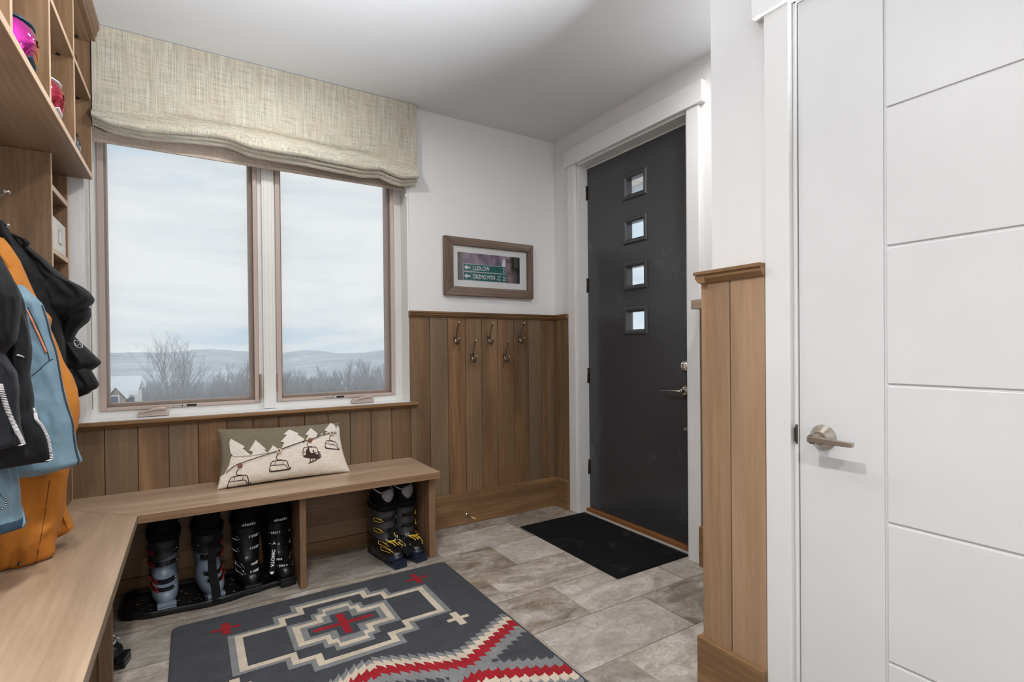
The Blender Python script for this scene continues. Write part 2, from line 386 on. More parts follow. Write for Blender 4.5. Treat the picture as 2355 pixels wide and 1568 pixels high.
for a, b in ((-.868, -.74), (-.74, -.61), (-.61, -.48), (-.48, -.35), (-.35, -.22), (-.22, -.045)): mb.box(a+.001, b-.001, -2.031, -2.011, 0, 1.376)
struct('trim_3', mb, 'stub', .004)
capprof = [(0, 1.411), (-.045, 1.411), (-.045, 1.400), (-.038, 1.398), (-.038, 1.388), (-.026, 1.374), (-.02, 1.372), (0, 1.372)]
mb = MB(); mb.prism(capprof, lambda a, b, d: (d, a, b), -1.152, -.0)
struct('trim_4', mb, 'wain_h', .0015)
mb = MB(); mb.prism(capprof, lambda a, b, d: (a, d, b), -.02, -.186)
struct('trim_5', mb, 'wain_y', .0015)
mb = MB(); mb.prism(capprof, lambda a, b, d: (XC+a, d, b), -2.0, -2.2255); mb.prism(capprof, lambda a, b, d: (d, -2.031-a, b), XC-.04, -.0)
struct('trim_6', mb, 'wain_y', .0015)
def bboard(name, boxes, mat):
    mb = MB()
    for b in boxes: mb.box(*b)
    struct(name, mb, mat, .0025)
bboard('baseboard_back', [(-1.165, -.02, -.04, -.021, 0, .21)], 'wain_h')
bboard('baseboard_right', [(-.04, -.021, -.186, -.041, 0, .21), (-.04, -.021, -1.97, -1.3125, 0, .21)], 'wain_y')
bboard('baseboard_closet', [(XC-.04, XC-.021, -2.2255, -1.992, 0, .21), (XC-.02, -.041, -2.01, -1.991, 0, .21)], 'wain_y')
# front-door casing
mb = MB()
mb.box(-.02, 0, -.1865, -.263, 0, 2.4555); mb.box(-.02, 0, -1.233, -1.3116, 0, 2.4555)
mb.box(-.034, 0, -.158, -1.345, 2.456, 2.572)
struct('trim_7', mb, 'white_trim', .002)
# closet casing
mb = MB()
mb.box(XC-.02, XC, -2.2262, -2.2995, 0, 2.131); mb.box(XC-.034, XC, -2.196, -3.26, 2.1315, 2.25); mb.box(XC-.02, XC, -3.153, -3.228, 0, 2.131)
struct('trim_8', mb, 'white_trim', .002)
# window stool + nosing
mb = MB(); mb.box(XO0, XO1, -.034, .13, .818, .838)
struct('trim_9', mb, 'white_trim', .002)
mb = MB(); mb.prism([(-.034, .839), (-.052, .839), (-.055, .836), (-.055, .822), (-.05, .818), (-.044, .816), (-.036, .806), (-.02, .803), (-.02, .818), (-.034, .818)], lambda a, b, d: (d, a, b), -2.97, -1.112)
struct('trim_10', mb, 'wain_h', .001)

# ------------------------------------------------------------------ window_1
W = bpy.data.objects.new('window_1', None); C.objects.link(W); W['kind'] = 'structure'
mb = MB()
mb.box(XO0, -2.742, 0.004, .16, .838, ZO1); mb.box(-1.153, XO1, .004, .16, .838, ZO1)      # jamb liners
mb.box(-2.742, -2.705, .118, .19, .838, 2.41); mb.box(-1.206, -1.153, .118, .19, .838, 2.41)
mb.box(-2.742, -1.153, .112, .19, .838, .874); mb.box(-2.742, -1.153, .118, .19, 2.37, 2.41)
mb.box(-1.996, -1.905, .118, .19, .85, 2.40); mb.box(-1.975, -1.912, .096, .13, .84, 2.40); mb.box(-1.9455, -1.9425, .0945, .097, .84, 2.40)
mb.box(-1.965, -1.96, .0945, .097, .84, 2.4); mb.box(-1.925, -1.92, .0945, .097, .84, 2.4)
struct('frame', mb, 'vinyl', .002, W)
for (a, b) in ((-2.705, -1.998), (-1.905, -1.207)):
    mb = MB()                                               # sash with glass set deep
    for bx in ((a+.002, a+.034, .13, .185, .877, 2.37), (b-.044, b-.002, .13, .185, .877, 2.37), (a+.034, b-.044, .13, .185, .877, .91), (a+.034, b-.044, .13, .185, 2.33, 2.37)): mb.box(*bx)
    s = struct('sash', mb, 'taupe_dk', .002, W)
    mb = MB(); mb.box(a+.03, b-.04, .158, .162, .90, 2.34); struct('glass_pane', mb, 'glass', 0, s)
    mb = MB()
    for bx in ((a, a+.025, .104, .122, .875, 2.37), (b-.022, b, .104, .122, .875, 2.37), (a+.0252, b-.0222, .104, .122, .875, .8925), (a+.0252, b-.0222, .104, .122, 2.34, 2.37)): mb.box(*bx)
    s = struct('screen_frame', mb, 'taupe', .002, W)
    mb = MB(); mb.add([(a+.02, .114, .885), (b-.018, .114, .885), (b-.018, .114, 2.35), (a+.02, .114, 2.35)], [(0, 1, 2, 3)]); struct('screen_mesh', mb, 'screen', 0, s)
for x in (-2.489, -1.424):                                  # folding crank operators
    mb = MB(); f = lambda a, b, d: (x+a, d, b)
    mb.prism([(-.066, .84), (-.066, .856), (-.056, .866), (.05, .868), (.066, .862), (.068, .84)], f, .065, .111)
    s = struct('crank_housing', mb, 'taupe', .004, W)
    mb = MB(); mb.tube(smoothpath([(x-.058, .066, .858), (x-.02, .06, .870), (x+.02, .06, .879), (x+.055, .062, .876)]), [.0045]*6+[.006]*7+[.0075]*6, 8); struct('crank_handle', mb, 'taupe', 0, s)
mb = MB(); mb.box(-1.9965, -1.985, .098, .12, .90, 1.035); mb.tube([(-1.99, .096, 1.0), (-1.988, .09, .95), (-1.99, .088, .905), (-1.998, .09, .893)], [.004, .005, .007, .008], 8); struct('lock_lever', mb, 'taupe_dk', .001, W)
mb = MB(); mb.box(-1.906, -1.9005, .1, .12, .93, 1.035); struct('lock_lever', mb, 'taupe_dk', .001, W)
for x in (-2.345, -1.575):
    mb = MB(); mb.box(x, x+.045, .1028, .1039, .878, .889, 0); struct('sticker', mb, 'black', 0, W)
    mb = MB(); mb.box(x-.075, x-.018, .1028, .1039, .878, .889, 0); mb.box(x-.02, x-.0175, .1024, .1036, .876, .891, 1)
    for k in range(6): mb.box(x-.066+.008*k, x-.061+.008*k, .1023, .1027, .881, .885, 1)
    struct('sticker', mb, ['grey_pl', 'black'], 0, W)

# ------------------------------------------------------------------ roller shade + bead chain
T = thing('roller_shade', 'taupe roller shade mostly rolled up inside the top of the window', 'shade', (-1.95, .04, 2.18))
part(T, 'fabric', MB().box(-2.735, -1.16, .038, .041, 2.195, 2.40), 'roller')
part(T, 'bottom_bar', MB().box(-2.735, -1.16, .034, .045, 2.178, 2.196), 'roller', .003)
part(T, 'roller_tube', MB().tube([(-2.74, .075, 2.38), (-1.155, .075, 2.38)], .028, 16), 'roller')
mb = MB(); z = .90
while z < 2.38:
    mb.sphere((-2.7285, .055, z), .0026, 0, 4); mb.sphere((-2.7285, .067, z+.004), .0026, 0, 4); z += .0085
mb.tube([(-2.7285, .055, .9), (-2.7285, .061, .893), (-2.7285, .067, .9)], .002, 6); mb.tube([(-2.7285, .055, .9), (-2.7285, .055, 2.38)], .0009, 5); mb.tube([(-2.7285, .067, .9), (-2.7285, .067, 2.38)], .0009, 5)
part(T, 'bead_chain', mb, 'nickel')

# ------------------------------------------------------------------ roman shade
T = thing('roman_shade', 'sage green linen roman shade gathered in soft folds over the window', 'shade', (-1.9, -.05, 2.4))
def pxz(tab, Y): return [(at(x, y, 'y', Y).x, at(x, y, 'y', Y).z) for x, y in tab]
b1 = pxz([(211, 268), (250, 287), (330, 303), (424, 309), (480, 314), (520, 319), (540, 326), (575, 340), (640, 352), (702, 361), (780, 378), (840, 390), (878, 391), (900, 402), (925, 411), (958, 410)], -.08)
crease = pxz([(211, 248), (300, 262), (406, 269), (500, 284), (560, 297), (640, 312), (720, 330), (841, 352), (900, 366), (958, 384)], -.06)
def shade_layer(bot, y0, dz, bulge):
    mb = MB(); xa, xb = -2.699, -1.104
    def zb(x): return interp(bot, x) - dz
    def fn(u, v):
        x = xa + (xb-xa)*u; z1 = 2.697; z0 = zb(x); z = z1 + (z0-z1)*v
        zc = interp(crease, x); y = y0
        d = zc - z
        if d > 0: y -= bulge*math.sin(min(1, d/(zc-z0+1e-6))*PI*.62)
        else: y += .022*math.exp(-(d/.013)**2)*bulge/.03*max(0, min(1, (x+2.62)/.3))*max(0, min(1, (-1.25-x)/.2))
        y += .0035*math.sin(x*9+z*4)*v
        if v > .999: y += .012
        return (x, y, z)
    mb.grid(90, 60, fn)
    return mb
mb = shade_layer(b1, -.052, 0, .036)
mb.grid(2, 30, lambda u, v: (-1.104, -.052+.05*u, 2.697-(2.697-2.225)*v), smooth=False)
mb.grid(2, 30, lambda u, v: (-2.699, -.052+.05*u, 2.697-(2.697-2.225)*v), smooth=False)
part(T, 'front_panel', mb, 'linen', fix=False)
for k, (y0, dz) in enumerate(((-.05, .017), (-.03, .034))):
    mb = MB(); xa, xb = -2.699, -1.106-.004*k
    sag = lambda x: interp(b1, x) - dz*(.55+.45*min(1, (x+2.699)/.9))
    mb.grid(90, 6, lambda u, v: (xa+(xb-xa)*u, y0 - .012*math.sin(v*PI*.7) + (.014 if v > .99 else 0), interp(b1, xa+(xb-xa)*u)+.03 + (sag(xa+(xb-xa)*u)-interp(b1, xa+(xb-xa)*u)-.03)*v))
    part(T, 'fold', mb, 'linen', fix=False)
mb = MB(); p = at(932, 424, 'y', -.02); q = at(932.5, 447, 'y', -.02)
mb.tube([p+Vector((0, 0, .05)), p, q], .0013, 6); mb.lathe([(.001, .004), (.004, .002), (.0055, -.006), (.005, -.012), (.001, -.014)], q, (0, 0, 1), 10)
part(T, 'pull_cord', mb, 'white_pl')
part(T, 'headrail', MB().box(-2.69, -1.11, -.046, -.005, 2.64, 2.695), 'white_trim', .003)

# ------------------------------------------------------------------ front door (door_1)
D = bpy.data.objects.new('door_1', None); C.objects.link(D); D['kind'] = 'structure'
mb = MB()
for bx in ((-.004, .18, DY0, DY0-.0115, 0, DZ), (-.004, .18, DY1, DY1+.0115, 0, DZ), (-.004, .18, DY0, DY1, DZ-.0115, DZ), (.087, .18, DY0-.0115, DY0-.022, 0, DZ-.012), (.14, .18, DY1+.0115, DY1+.022, 0, DZ-.012), (.087, .18, DY0, DY1, DZ-.022, DZ-.0115)): mb.box(*bx)
mb.box(-.012, -.004, -.2635, DY0, 0, DZ); mb.box(-.012, -.004, -1.2325, DY1, 0, DZ)
struct('jamb', mb, 'white_trim', .0015, D)
XD = .085; sy0, sy1 = -.2835, -1.2125
lites = [(2.138, 2.262), (1.852, 1.978), (1.556, 1.690), (1.271, 1.403)]
ly0, ly1 = -.829, -.664
mb = MB()
zs = [.034] + [q for a, b in reversed(lites) for q in (a, b)] + [2.433]
for i in range(0, len(zs), 2): mb.box(XD, XD+.045, sy0, sy1, zs[i], zs[i+1])
for a, b in lites: mb.box(XD, XD+.045, sy0, ly1, a, b); mb.box(XD, XD+.045, sy1, ly0, a, b)
slab = struct('slab', mb, 'door_dk', 0, D)
bm = bmesh.new(); bm.from_mesh(slab.data); bmesh.ops.remove_doubles(bm, verts=bm.verts, dist=1e-5); bm.to_mesh(slab.data); bm.free()
for a, b in lites:
    mb = MB(); o = .021
    prof = [(-.010, 0), (-.010, -.003), (0, -.011), (.013, -.012), (.02, -.006), (.022, 0)]     # (outward from lite edge, x offset)
    loop = [(ly0, a), (ly1, a), (ly1, b), (ly0, b)]; sg = [(-1, -1), (1, -1), (1, 1), (-1, 1)]
    rg = [[Vector((XD+dx, y+s1*w, z+s2*w)) for w, dx in prof] for (y, z), (s1, s2) in zip(loop, sg)]
    for i in range(4):
        A, Bq = rg[i], rg[(i+1) % 4]
        for k in range(len(prof)-1): mb.add([A[k], A[k+1], Bq[k+1], Bq[k]], [(0, 1, 2, 3)])
    for i in range(4):                                      # deep reveal
        (y, z), (s1, s2) = loop[i], sg[i]; (y2, z2), (t1, t2) = loop[(i+1) % 4], sg[(i+1) % 4]
        mb.add([(XD, y-s1*.010, z-s2*.010), (XD+.045, y-s1*.010, z-s2*.010), (XD+.045, y2-t1*.010, z2-t2*.010), (XD, y2-t1*.010, z2-t2*.010)], [(0, 1, 2, 3)])
    s = struct('lite_frame', mb, 'door_dk', 0, D, fix=False)
    struct('glass_pane', MB().box(XD+.02, XD+.024, ly0, ly1, a, b), 'glass', 0, s)
for z0, z1 in ((2.212, 2.316), (1.558, 1.661), (.915, 1.025), (.266, .373)):
    mb = MB(); mb.tube([(.077, -.2775, z0), (.077, -.2775, z1)], .0065, 10); mb.box(.083, .0865, -.2775, -.2925, z0+.004, z1-.004)
    for k in (0.33, .66): mb.tube([(.077, -.2775, z0+(z1-z0)*k-.0012), (.077, -.2775, z0+(z1-z0)*k+.0012)], .0072, 10)
    struct('hinge', mb, 'bronze', 0, D)
mb = MB(); mb.lathe([(.034, 0), (.034, -.006), (.024, -.022), (.013, -.026), (.012, -.05), (.001, -.052)], (XD, -1.136, .915), (1, 0, 0), 28)
h = struct('handle_rosette', mb, 'chrome', 0, D)
mb = MB(); mb.tube([(XD-.05, -1.142, .915), (XD-.055, -1.10, .916), (XD-.055, -.998, .913)], [.011, .0085, .008], 10, flat=.6); struct('lever', mb, 'chrome', 0, h)
mb = MB(); mb.lathe([(.033, 0), (.033, -.008), (.026, -.018), (.02, -.022), (.001, -.023)], (XD, -1.134, 1.058), (1, 0, 0), 28)
h = struct('deadbolt', mb, 'chrome', 0, D)
mb = MB(); mb.box(XD-.038, XD-.02, -1.138, -1.130, 1.042, 1.074); struct('thumb_turn', mb, 'chrome', .003, h)
mb = MB(); mb.lathe([(.011, 0), (.011, -.004), (.006, -.006), (.006, -.014), (.01, -.016), (.009, -.022), (.001, -.023)], (XD, -1.139, .695), (1, 0, 0), 16); struct('door_stud', mb, 'chrome', 0, D)
M['thresh'] = oak('threshold_oak', ('#6e4526', '#865831', '#976a42', '#865831'), 'y', .4, 0)
mb = MB(); mb.box(.052, .14, DY0-.012, DY1+.012, 0.0, .031); struct('threshold', mb, 'thresh', .003, D)
M['alu'] = plain('threshold_strip_aluminium', (196, 192, 184), .45, .3)
mb = MB(); mb.box(.034, .0515, DY0-.012, DY1+.012, 0.0, .010); struct('threshold_strip', mb, 'alu', .002, D)
mb = MB(); mb.box(.094, .12, sy0, sy1, .024, .034); struct('sweep', mb, 'black', 0, D)

# ------------------------------------------------------------------ closet door (door_2)
D2 = bpy.data.objects.new('door_2', None); C.objects.link(D2); D2['kind'] = 'structure'
mb = MB()
for bx in ((XC-.004, XC+.13, CY0, CY0-.008, 0, CZ), (XC-.004, XC+.13, CY1, CY1+.008, 0, CZ), (XC-.004, XC+.13, CY0, CY1, CZ-.006, CZ)): mb.box(*bx)
mb.box(XC+.05, XC+.07, CY0-.008, CY0-.02, 0, CZ)
struct('jamb', mb, 'white_trim', .001, D2)
mb = MB(); dy0, dy1 = -2.3145, -3.138; gv = (-2.527, -2.925); gz = (.383, .727, 1.068, 1.407, 1.746); gw, gd = .0035, .004
ys = [dy0, gv[0]+gw, gv[0]-gw, gv[1]+gw, gv[1]-gw, dy1]
mb.box(XC+gd, XC+.04, dy0, dy1, .012, 2.124)
mb.box(XC, XC+gd, ys[0], ys[1], .012, 2.124); mb.box(XC, XC+gd, ys[4], ys[5], .012, 2.124)
zz = [.012] + [q for z in gz for q in (z-gw, z+gw)] + [2.124]
for i in range(0, len(zz), 2): mb.box(XC, XC+gd, ys[2], ys[3], zz[i], zz[i+1])
struct('slab', mb, 'door_white', .0016, D2)
hy, hz = -2.3785, .918
mb = MB(); mb.lathe([(.0335, 0), (.0335, -.003), (.019, -.021), (.017, -.022), (.0165, -.024), (.0125, -.024), (.0125, -.048), (.013, -.05), (.013, -.058), (.001, -.059)], (XC, hy, hz), (1, 0, 0), 40)
h = struct('handle_rosette', mb, 'nickel', 0, D2)
mb = MB(); mb.prism([(.012, .0075), (-.05, .0055), (-.099, .004), (-.099, -.0075), (-.05, -.0085), (.012, -.0095)], lambda a, b, d: (d, hy+a, hz+b), XC-.061, XC-.047); struct('lever', mb, 'nickel', .002, h)
mb = MB(); mb.prism([(-.027, -.004), (-.018, -.011), (.018, -.011), (.027, -.004), (.027, .001), (-.027, .001)], lambda a, b, d: (XC-.004+b, d, .918+a), -2.3075, -2.3115); struct('strike_plate', mb, 'bronze', 0, D2)

# ------------------------------------------------------------------ floating ledge beyond the closet corner, and the hook under it
T = thing('wall_ledge', 'small square-edged oak ledge peeking past the closet corner beside the front door', 'shelf', (-.07, -1.7, 1.36))
part(T, 'board', MB().box(-.12, -.046, -1.337, -1.985, 1.361, 1.409), 'bench_y', .002)
part(T, 'cleat', MB().box(-.046, -.021, -1.36, -1.985, 1.376, 1.405), 'bench_y', .001)

# ------------------------------------------------------------------ coat hooks
def hook_parts(T):
    mb = MB()
    mb.tube(smoothpath([(0, -.006, -.01), (-.0, -.014, -.012), (0, -.03, .012), (0, -.04, .05), (0, -.058, .082), (0, -.071, .096)]), [.005]*12+[.0045]*14, 10)
    mb.tube(smoothpath([(0, -.012, .0), (0, -.022, -.028), (0, -.045, -.042), (0, -.066, -.03), (0, -.072, -.008)]), [.0065]*8+[.006]*9+[.0048]*8, 10, flat=1.2)
    mb.lathe([(.001, 0), (.009, -.001), (.0095, -.004), (.008, -.007), (.001, -.008)], (0, 0, .004), (0, 1, 0), 20)
    mb.lathe([(.001, 0), (.008, -.001), (.008, -.005), (.001, -.008)], (0, 0, -.022), (0, 1, 0), 20)
    part(T, 'double_hook', mb, 'iron', local=True)
    mb = MB(); mb.sphere((0, -.073, .099), .0075, 0, 8); part(T, 'ball_tip', mb, 'chrome', local=True)
    mb = MB(); mb.sphere((0, -.0725, -.004), .006, 0, 8); part(T, 'ball_tip', mb, 'chrome', local=True)
hk = None
pos = [(1056, 741, 'uppermost row, nearest the window'), (1134, 743, 'middle of the upper row, above the other two'), (1206, 743, 'upper row, nearest the corner'), (1095, 783, 'lower row, nearest the window'), (1171, 785, 'lower row, nearest the corner')]
lab = ['pewter double coat hook, upper row, nearest the window', 'pewter double coat hook, middle one of the upper row of three', 'pewter double coat hook, upper row, nearest the room corner', 'pewter double coat hook, lower row, nearest the window', 'pewter double coat hook, lower row, nearest the room corner']
for (px, py, _), lb in zip(pos, lab):
    p = at(px, py, 'y', -.094); loc = (p.x, -.0205, p.z-.099)
    if hk is None: hk = thing('coat_hook', lb, 'hook', loc, 0, 'coat hooks on the back wainscot'); hook_parts(hk)
    else: copy_tree(hk, loc, 0, lb)
LH = copy_tree(hk, (-.0205, -1.405, 1.12), PI*1.5, 'pewter coat hook just showing past the oak corner right of the front door', 'coat hooks around the front door')
LH.rotation_euler = (0, 0, -PI/2)
w1 = copy_tree(hk, (XL+.001, -.6, 1.63), PI/2, 'brushed hook on the left wall above the black hooded jacket', 'hooks behind the jackets')
w2 = copy_tree(hk, (XL+.001, -.78, 1.50), PI/2, 'brushed hook on the left wall just above the jacket collars', 'hooks behind the jackets')
w1.scale = w2.scale = (1.3, 1.3, 1.15)

# ------------------------------------------------------------------ doorstop
T = thing('door_stop', 'short chrome door stop with amber tip on the back baseboard', 'door stop', (-.775, -.0405, .064))
mb = MB(); mb.lathe([(.001, 0), (.011, -.001), (.011, -.004), (.006, -.008), (.0045, -.012)], (0, 0, 0), (0, 1, 0), 16); mb.tube([(0, -.01, 0), (.02, -.066, -.012)], .0042, 10)
part(T, 'rod', mb, 'chrome', local=True)
M['amber'] = plain('amber_rubber', (196, 150, 82), .5)
mb = MB(); mb.tube([(.02, -.064, -.0117), (.0232, -.074, -.0137), (.0245, -.078, -.0145)], [.0085, .009, .006], 12); part(T, 'tip', mb, 'amber', local=True)

# ------------------------------------------------------------------ framed sign photograph
T = thing('picture_frame', 'barnwood framed photograph of green road signs on the back wall', 'picture', (-.56, -.001, 1.715))
fx0, fx1, fz0, fz1 = -.911, -.213, 1.523, 1.9105; ix0, ix1, iz0, iz1 = -.846, -.262, 1.583, 1.857
mb = MB()
barn = oak('barnwood', ('#5d4b40', '#826e60', '#9c8576', '#96918a'), 'x', .85, .5, 1.4, .1); barnz = oak('barnwood_upright', ('#5d4b40', '#826e60', '#9c8576', '#96918a'), 'z', .85, .5, 1.4, .1)
fn = lambda a, b, d: (a, d, b); e = .0008
part(T, 'frame_rail', MB().prism([(fx0, fz1), (fx1, fz1), (ix1, iz1), (ix0, iz1)], fn, -.0005, -.03), barn, .002)
part(T, 'frame_rail', MB().prism([(fx0, fz0), (ix0, iz0), (ix1, iz0), (fx1, fz0)], fn, -.0005, -.03), barn, .002)
part(T, 'frame_stile', MB().prism([(fx0, fz0+e), (fx0, fz1-e), (ix0-e, iz1-e), (ix0-e, iz0+e)], fn, -.0005, -.0302), barnz, .002)
part(T, 'frame_stile', MB().prism([(fx1, fz0+e), (ix1+e, iz0+e), (ix1+e, iz1-e), (fx1, fz1-e)], fn, -.0005, -.0302), barnz, .002)
M['mat'] = plain('white_mat_board', (228, 228, 227), .8, 0, .2)
part(T, 'mat_board', MB().box(ix0, ix1, -.002, -.012, iz0, iz1), 'mat')
t = NT('blurred_forest_print'); v = t.coord((7, 1, 4)); n1 = t.noise(v, 1.3, 4, .5, .6); n2 = t.noise(t.coord((5, 1, 5), (0, .2, 0)), 1.5, 3)
sp = t.n('SeparateXYZ'); cc = t.n('TexCoord'); t.l(cc.outputs['Object'], sp.inputs[0])
col = t.ramp(n1, [(.28, L('#3d4640')), (.42, L('#6d6076')), (.55, L('#9a8293')), (.7, L('#ab9c8c'))])
col = t.mix(t.ramp(n2, [(.5, (0, 0, 0)), (.66, (1, 1, 1))]), col, L('#35392d'))
ed = t.ramp(t.math('ADD', t.math('MULTIPLY', sp.outputs['X'], 2.2), t.math('MULTIPLY', n1, .35)), [(.52, (0, 0, 0)), (.68, (1, 1, 1))])
ed2 = t.ramp(t.math('ADD', t.math('MULTIPLY', sp.outputs['X'], -2.2), t.math('MULTIPLY', n1, .35)), [(.56, (0, 0, 0)), (.74, (1, 1, 1))])
col = t.mix(ed2, col, L('#3a4438'))
col = t.mix(ed, col, L('#1d231c')); t.base(col); t.p.inputs['Roughness'].default_value = .35; M['forest'] = t.m
px0, px1, pz0, pz1 = -.810, -.3185, 1.6275, 1.8145
pr = part(T, 'print', MB().box(px0, px1, -.010, -.0126, pz0, pz1), 'forest')
M['sgn'] = plain('sign_green', (20, 92, 92), .4); M['sgnw'] = plain('sign_white', (218, 222, 224), .4)
X0 = -.770; X1 = -.436
def sbox(x0, x1, z0, z1, r=.006):
    P = []
    for cx, cz, a0 in ((x1-r, z1-r, 0), (x0+r, z1-r, 90), (x0+r, z0+r, 180), (x1-r, z0+r, 270)):
        for k in range(4): a = math.radians(a0+30*k); P.append((cx+r*math.cos(a), cz+r*math.sin(a)))
    return P
fn2 = lambda a, b, d: (a, d, b)
for nm, z0, z1, big in (('LUDLOW', 1.689, 1.7405, 1), ('OKEMO MTN', 1.628, 1.687, 0)):
    mb = MB(); mb.prism(sbox(X0, X1, z0, z1), fn2, -.0127, -.0133, 1); mb.prism(sbox(X0+.002, X1-.002, z0+.002, z1-.002, .0045), fn2, -.0130, -.0136, 0)
    zc = (z0+z1)/2
    ar = [(-.761, zc), (-.742, zc+.017), (-.742, zc+.0055), (-.716, zc+.0055), (-.716, zc-.0055), (-.742, zc-.0055), (-.742, zc-.017)]
    mb.prism(ar, fn2, -.0134, -.0139, 1)
    for bx in (-.712, -.488): mb.box(bx, bx+.002, -.0134, -.0139, z1-.008, z1-.004, 1); mb.box(bx, bx+.002, -.0134, -.0139, z0+.004, z0+.008, 1)
    text_mb(mb, nm, .042, lambda u, v, d: (-.697+u, -.0139-d*.3, zc-.0145+v), 1, bold=.0006, width=.129 if big else .172)
    text_mb(mb, '2', .04, lambda u, v, d: (-.463+u, -.0139-d*.3, zc-.0145+v), 1, bold=.0005, width=.0175)
    if not big:
        text_mb(mb, 'SKI', .018, lambda u, v, d: (-.506+u, -.0139-d*.3, zc+.004+v), 1, width=.026); text_mb(mb, 'AREA', .018, lambda u, v, d: (-.513+u, -.0139-d*.3, zc-.0165+v), 1, width=.037)
    part(pr, 'road_sign', mb, ['sgn', 'sgnw'])
mb = MB()                                                   # pale owl perched on the sign in the print
mb.prism([(-.468, 1.742), (-.466, 1.76), (-.4615, 1.776), (-.459, 1.789), (-.453, 1.795), (-.445, 1.794), (-.4395, 1.787), (-.4395, 1.777), (-.436, 1.765), (-.437, 1.75), (-.441, 1.742), (-.446, 1.735), (-.45, 1.742), (-.455, 1.735), (-.46, 1.742)], fn2, -.0127, -.0138, 0)
for bx, bz in ((-.4525, 1.786), (-.4455, 1.786)): mb.box(bx, bx+.002, -.0138, -.0142, bz, bz+.002, 1)
for k in range(8): mb.box(-.461+.0028*k, -.460+.0028*k, -.0138, -.0141, 1.75+(k % 3)*.006, 1.755+(k % 3)*.006, 2)
mb.box(-.45, -.448, -.0138, -.0142, 1.781, 1.7835, 1)
part(pr, 'owl', mb, ['sgnw', 'black', 'grey_pl'])
M['pglass'] = clear('picture_glass', .55, (1, 1, 1, 1), .04, .02)
part(T, 'glazing', MB().box(ix0+.0005, ix1-.0005, -.0185, -.0195, iz0+.0005, iz1-.0005), 'pglass')

# ------------------------------------------------------------------ L-shaped bench (two units)
SZ = .488; ST = .036
T = thing('bench', 'long oak bench with open boot cubbies under the window', 'bench', (-1.9, -.25, 0))
mb = MB(); mb.prism([(-2.5185, -.482), (-1.157, -.482), (-1.157, -.0205), (-2.955, -.0205), (-2.955, -.0465)], lambda a, b, d: (a, b, d), SZ-ST, SZ, 0)
for i, f in enumerate(mb.f):
    n = (mb.v[f[1]]-mb.v[f[0]]).cross(mb.v[f[2]]-mb.v[f[1]])
    if abs(n.z) < 1e-6: mb.mi[i] = 1
part(T, 'seat_top', mb, ['bench', 'bench_edge'], .0012)
part(T, 'end_panel', MB().box(-1.206, -1.168, -.434, -.0205, 0, SZ-ST), 'panel', .0012)
part(T, 'divider_panel', MB().box(-1.883, -1.853, -.440, -.05, 0, SZ-ST), 'panel', .0012)
part(T, 'back_panel', MB().box(-2.86, -1.2065, -.0205, -.034, .0755, SZ-ST), 'panel_h')
part(T, 'toe_board', MB().box(-2.86, -1.2065, -.0205, -.044, 0, .074), 'wain_h', .001)
T = thing('bench', 'oak bench along the left wall beneath the hanging jackets', 'bench', (-2.75, -1.9, 0))
mb = MB(); mb.prism([(-2.5195, -.4835), (-2.9560, -.0475), (-2.969, -.0475), (-2.969, -3.9), (-2.5195, -3.9)], lambda a, b, d: (a, b, d), SZ-ST, SZ, 0)
for i, f in enumerate(mb.f):
    n = (mb.v[f[1]]-mb.v[f[0]]).cross(mb.v[f[2]]-mb.v[f[1]])
    if abs(n.z) < 1e-6: mb.mi[i] = 1
M['bench_edge_y'] = oak('bench_edge_oak_depthwise', ('#85745c', '#9a8a72', '#ab9b84', '#9a8a72'), 'y', .45, 0)
part(T, 'seat_top', mb, ['bench_y', 'bench_edge_y'], .0012)
part(T, 'divider_panel', MB().box(-2.967, -2.606, -.866, -.838, 0, SZ-ST), 'panel', .001)
part(T, 'front_post', MB().box(-2.6055, -2.568, -.874, -.830, 0, SZ-ST), 'panel', .001)
part(T, 'divider_panel', MB().box(-2.967, -2.57, -2.4, -2.37, 0, SZ-ST), 'panel', .001)
part(T, 'back_panel', MB().box(-2.969, -2.955, -.874, -3.9, 0, SZ-ST), 'panel_h')

# ------------------------------------------------------------------ cubby tower on the bench
T = thing('cubby_tower', 'narrow oak cubby tower standing on the bench beside the window', 'shelving', (-2.88, -.19, SZ))
z0, z1 = SZ+.0005, 1.976
part(T, 'side_panel', MB().box(-2.9695, -2.796, -.361, -.346, z0, z1), 'cab', .001)
part(T, 'side_panel', MB().box(-2.9695, -2.796, -.0215, -.036, z0, z1), 'cab', .001)
part(T, 'edge_band', MB().box(-2.796, -2.794, -.361, -.346, z0, z1), 'band')
part(T, 'edge_band', MB().box(-2.796, -2.794, -.0215, -.036, z0, z1), 'band')
part(T, 'back_panel', MB().box(-2.9695, -2.962, -.037, -.345, z0, z1), 'cab')
for z in (1.845, 1.588, 1.33, 1.07):
    s = part(T, 'shelf', MB().box(-2.9615, -2.8005, -.0365, -.3455, z-.011, z+.011), 'cab_y')
    part(s, 'edge_band', MB().box(-2.8, -2.7955, -.0365, -.3455, z-.011, z+.011), 'band')
    for y in (-.06, -.32):
        mb = MB(); mb.lathe([(.001, 0), (.006, 0), (.006, -.006), (.001, -.007)], (-2.86, y, z-.011), (0, 0, 1), 10); part(s, 'shelf_pin', mb, 'black')
part(T, 'front_panel', MB().box(-2.799, -2.795, -.0365, -.3455, z0, 1.058), 'cab')

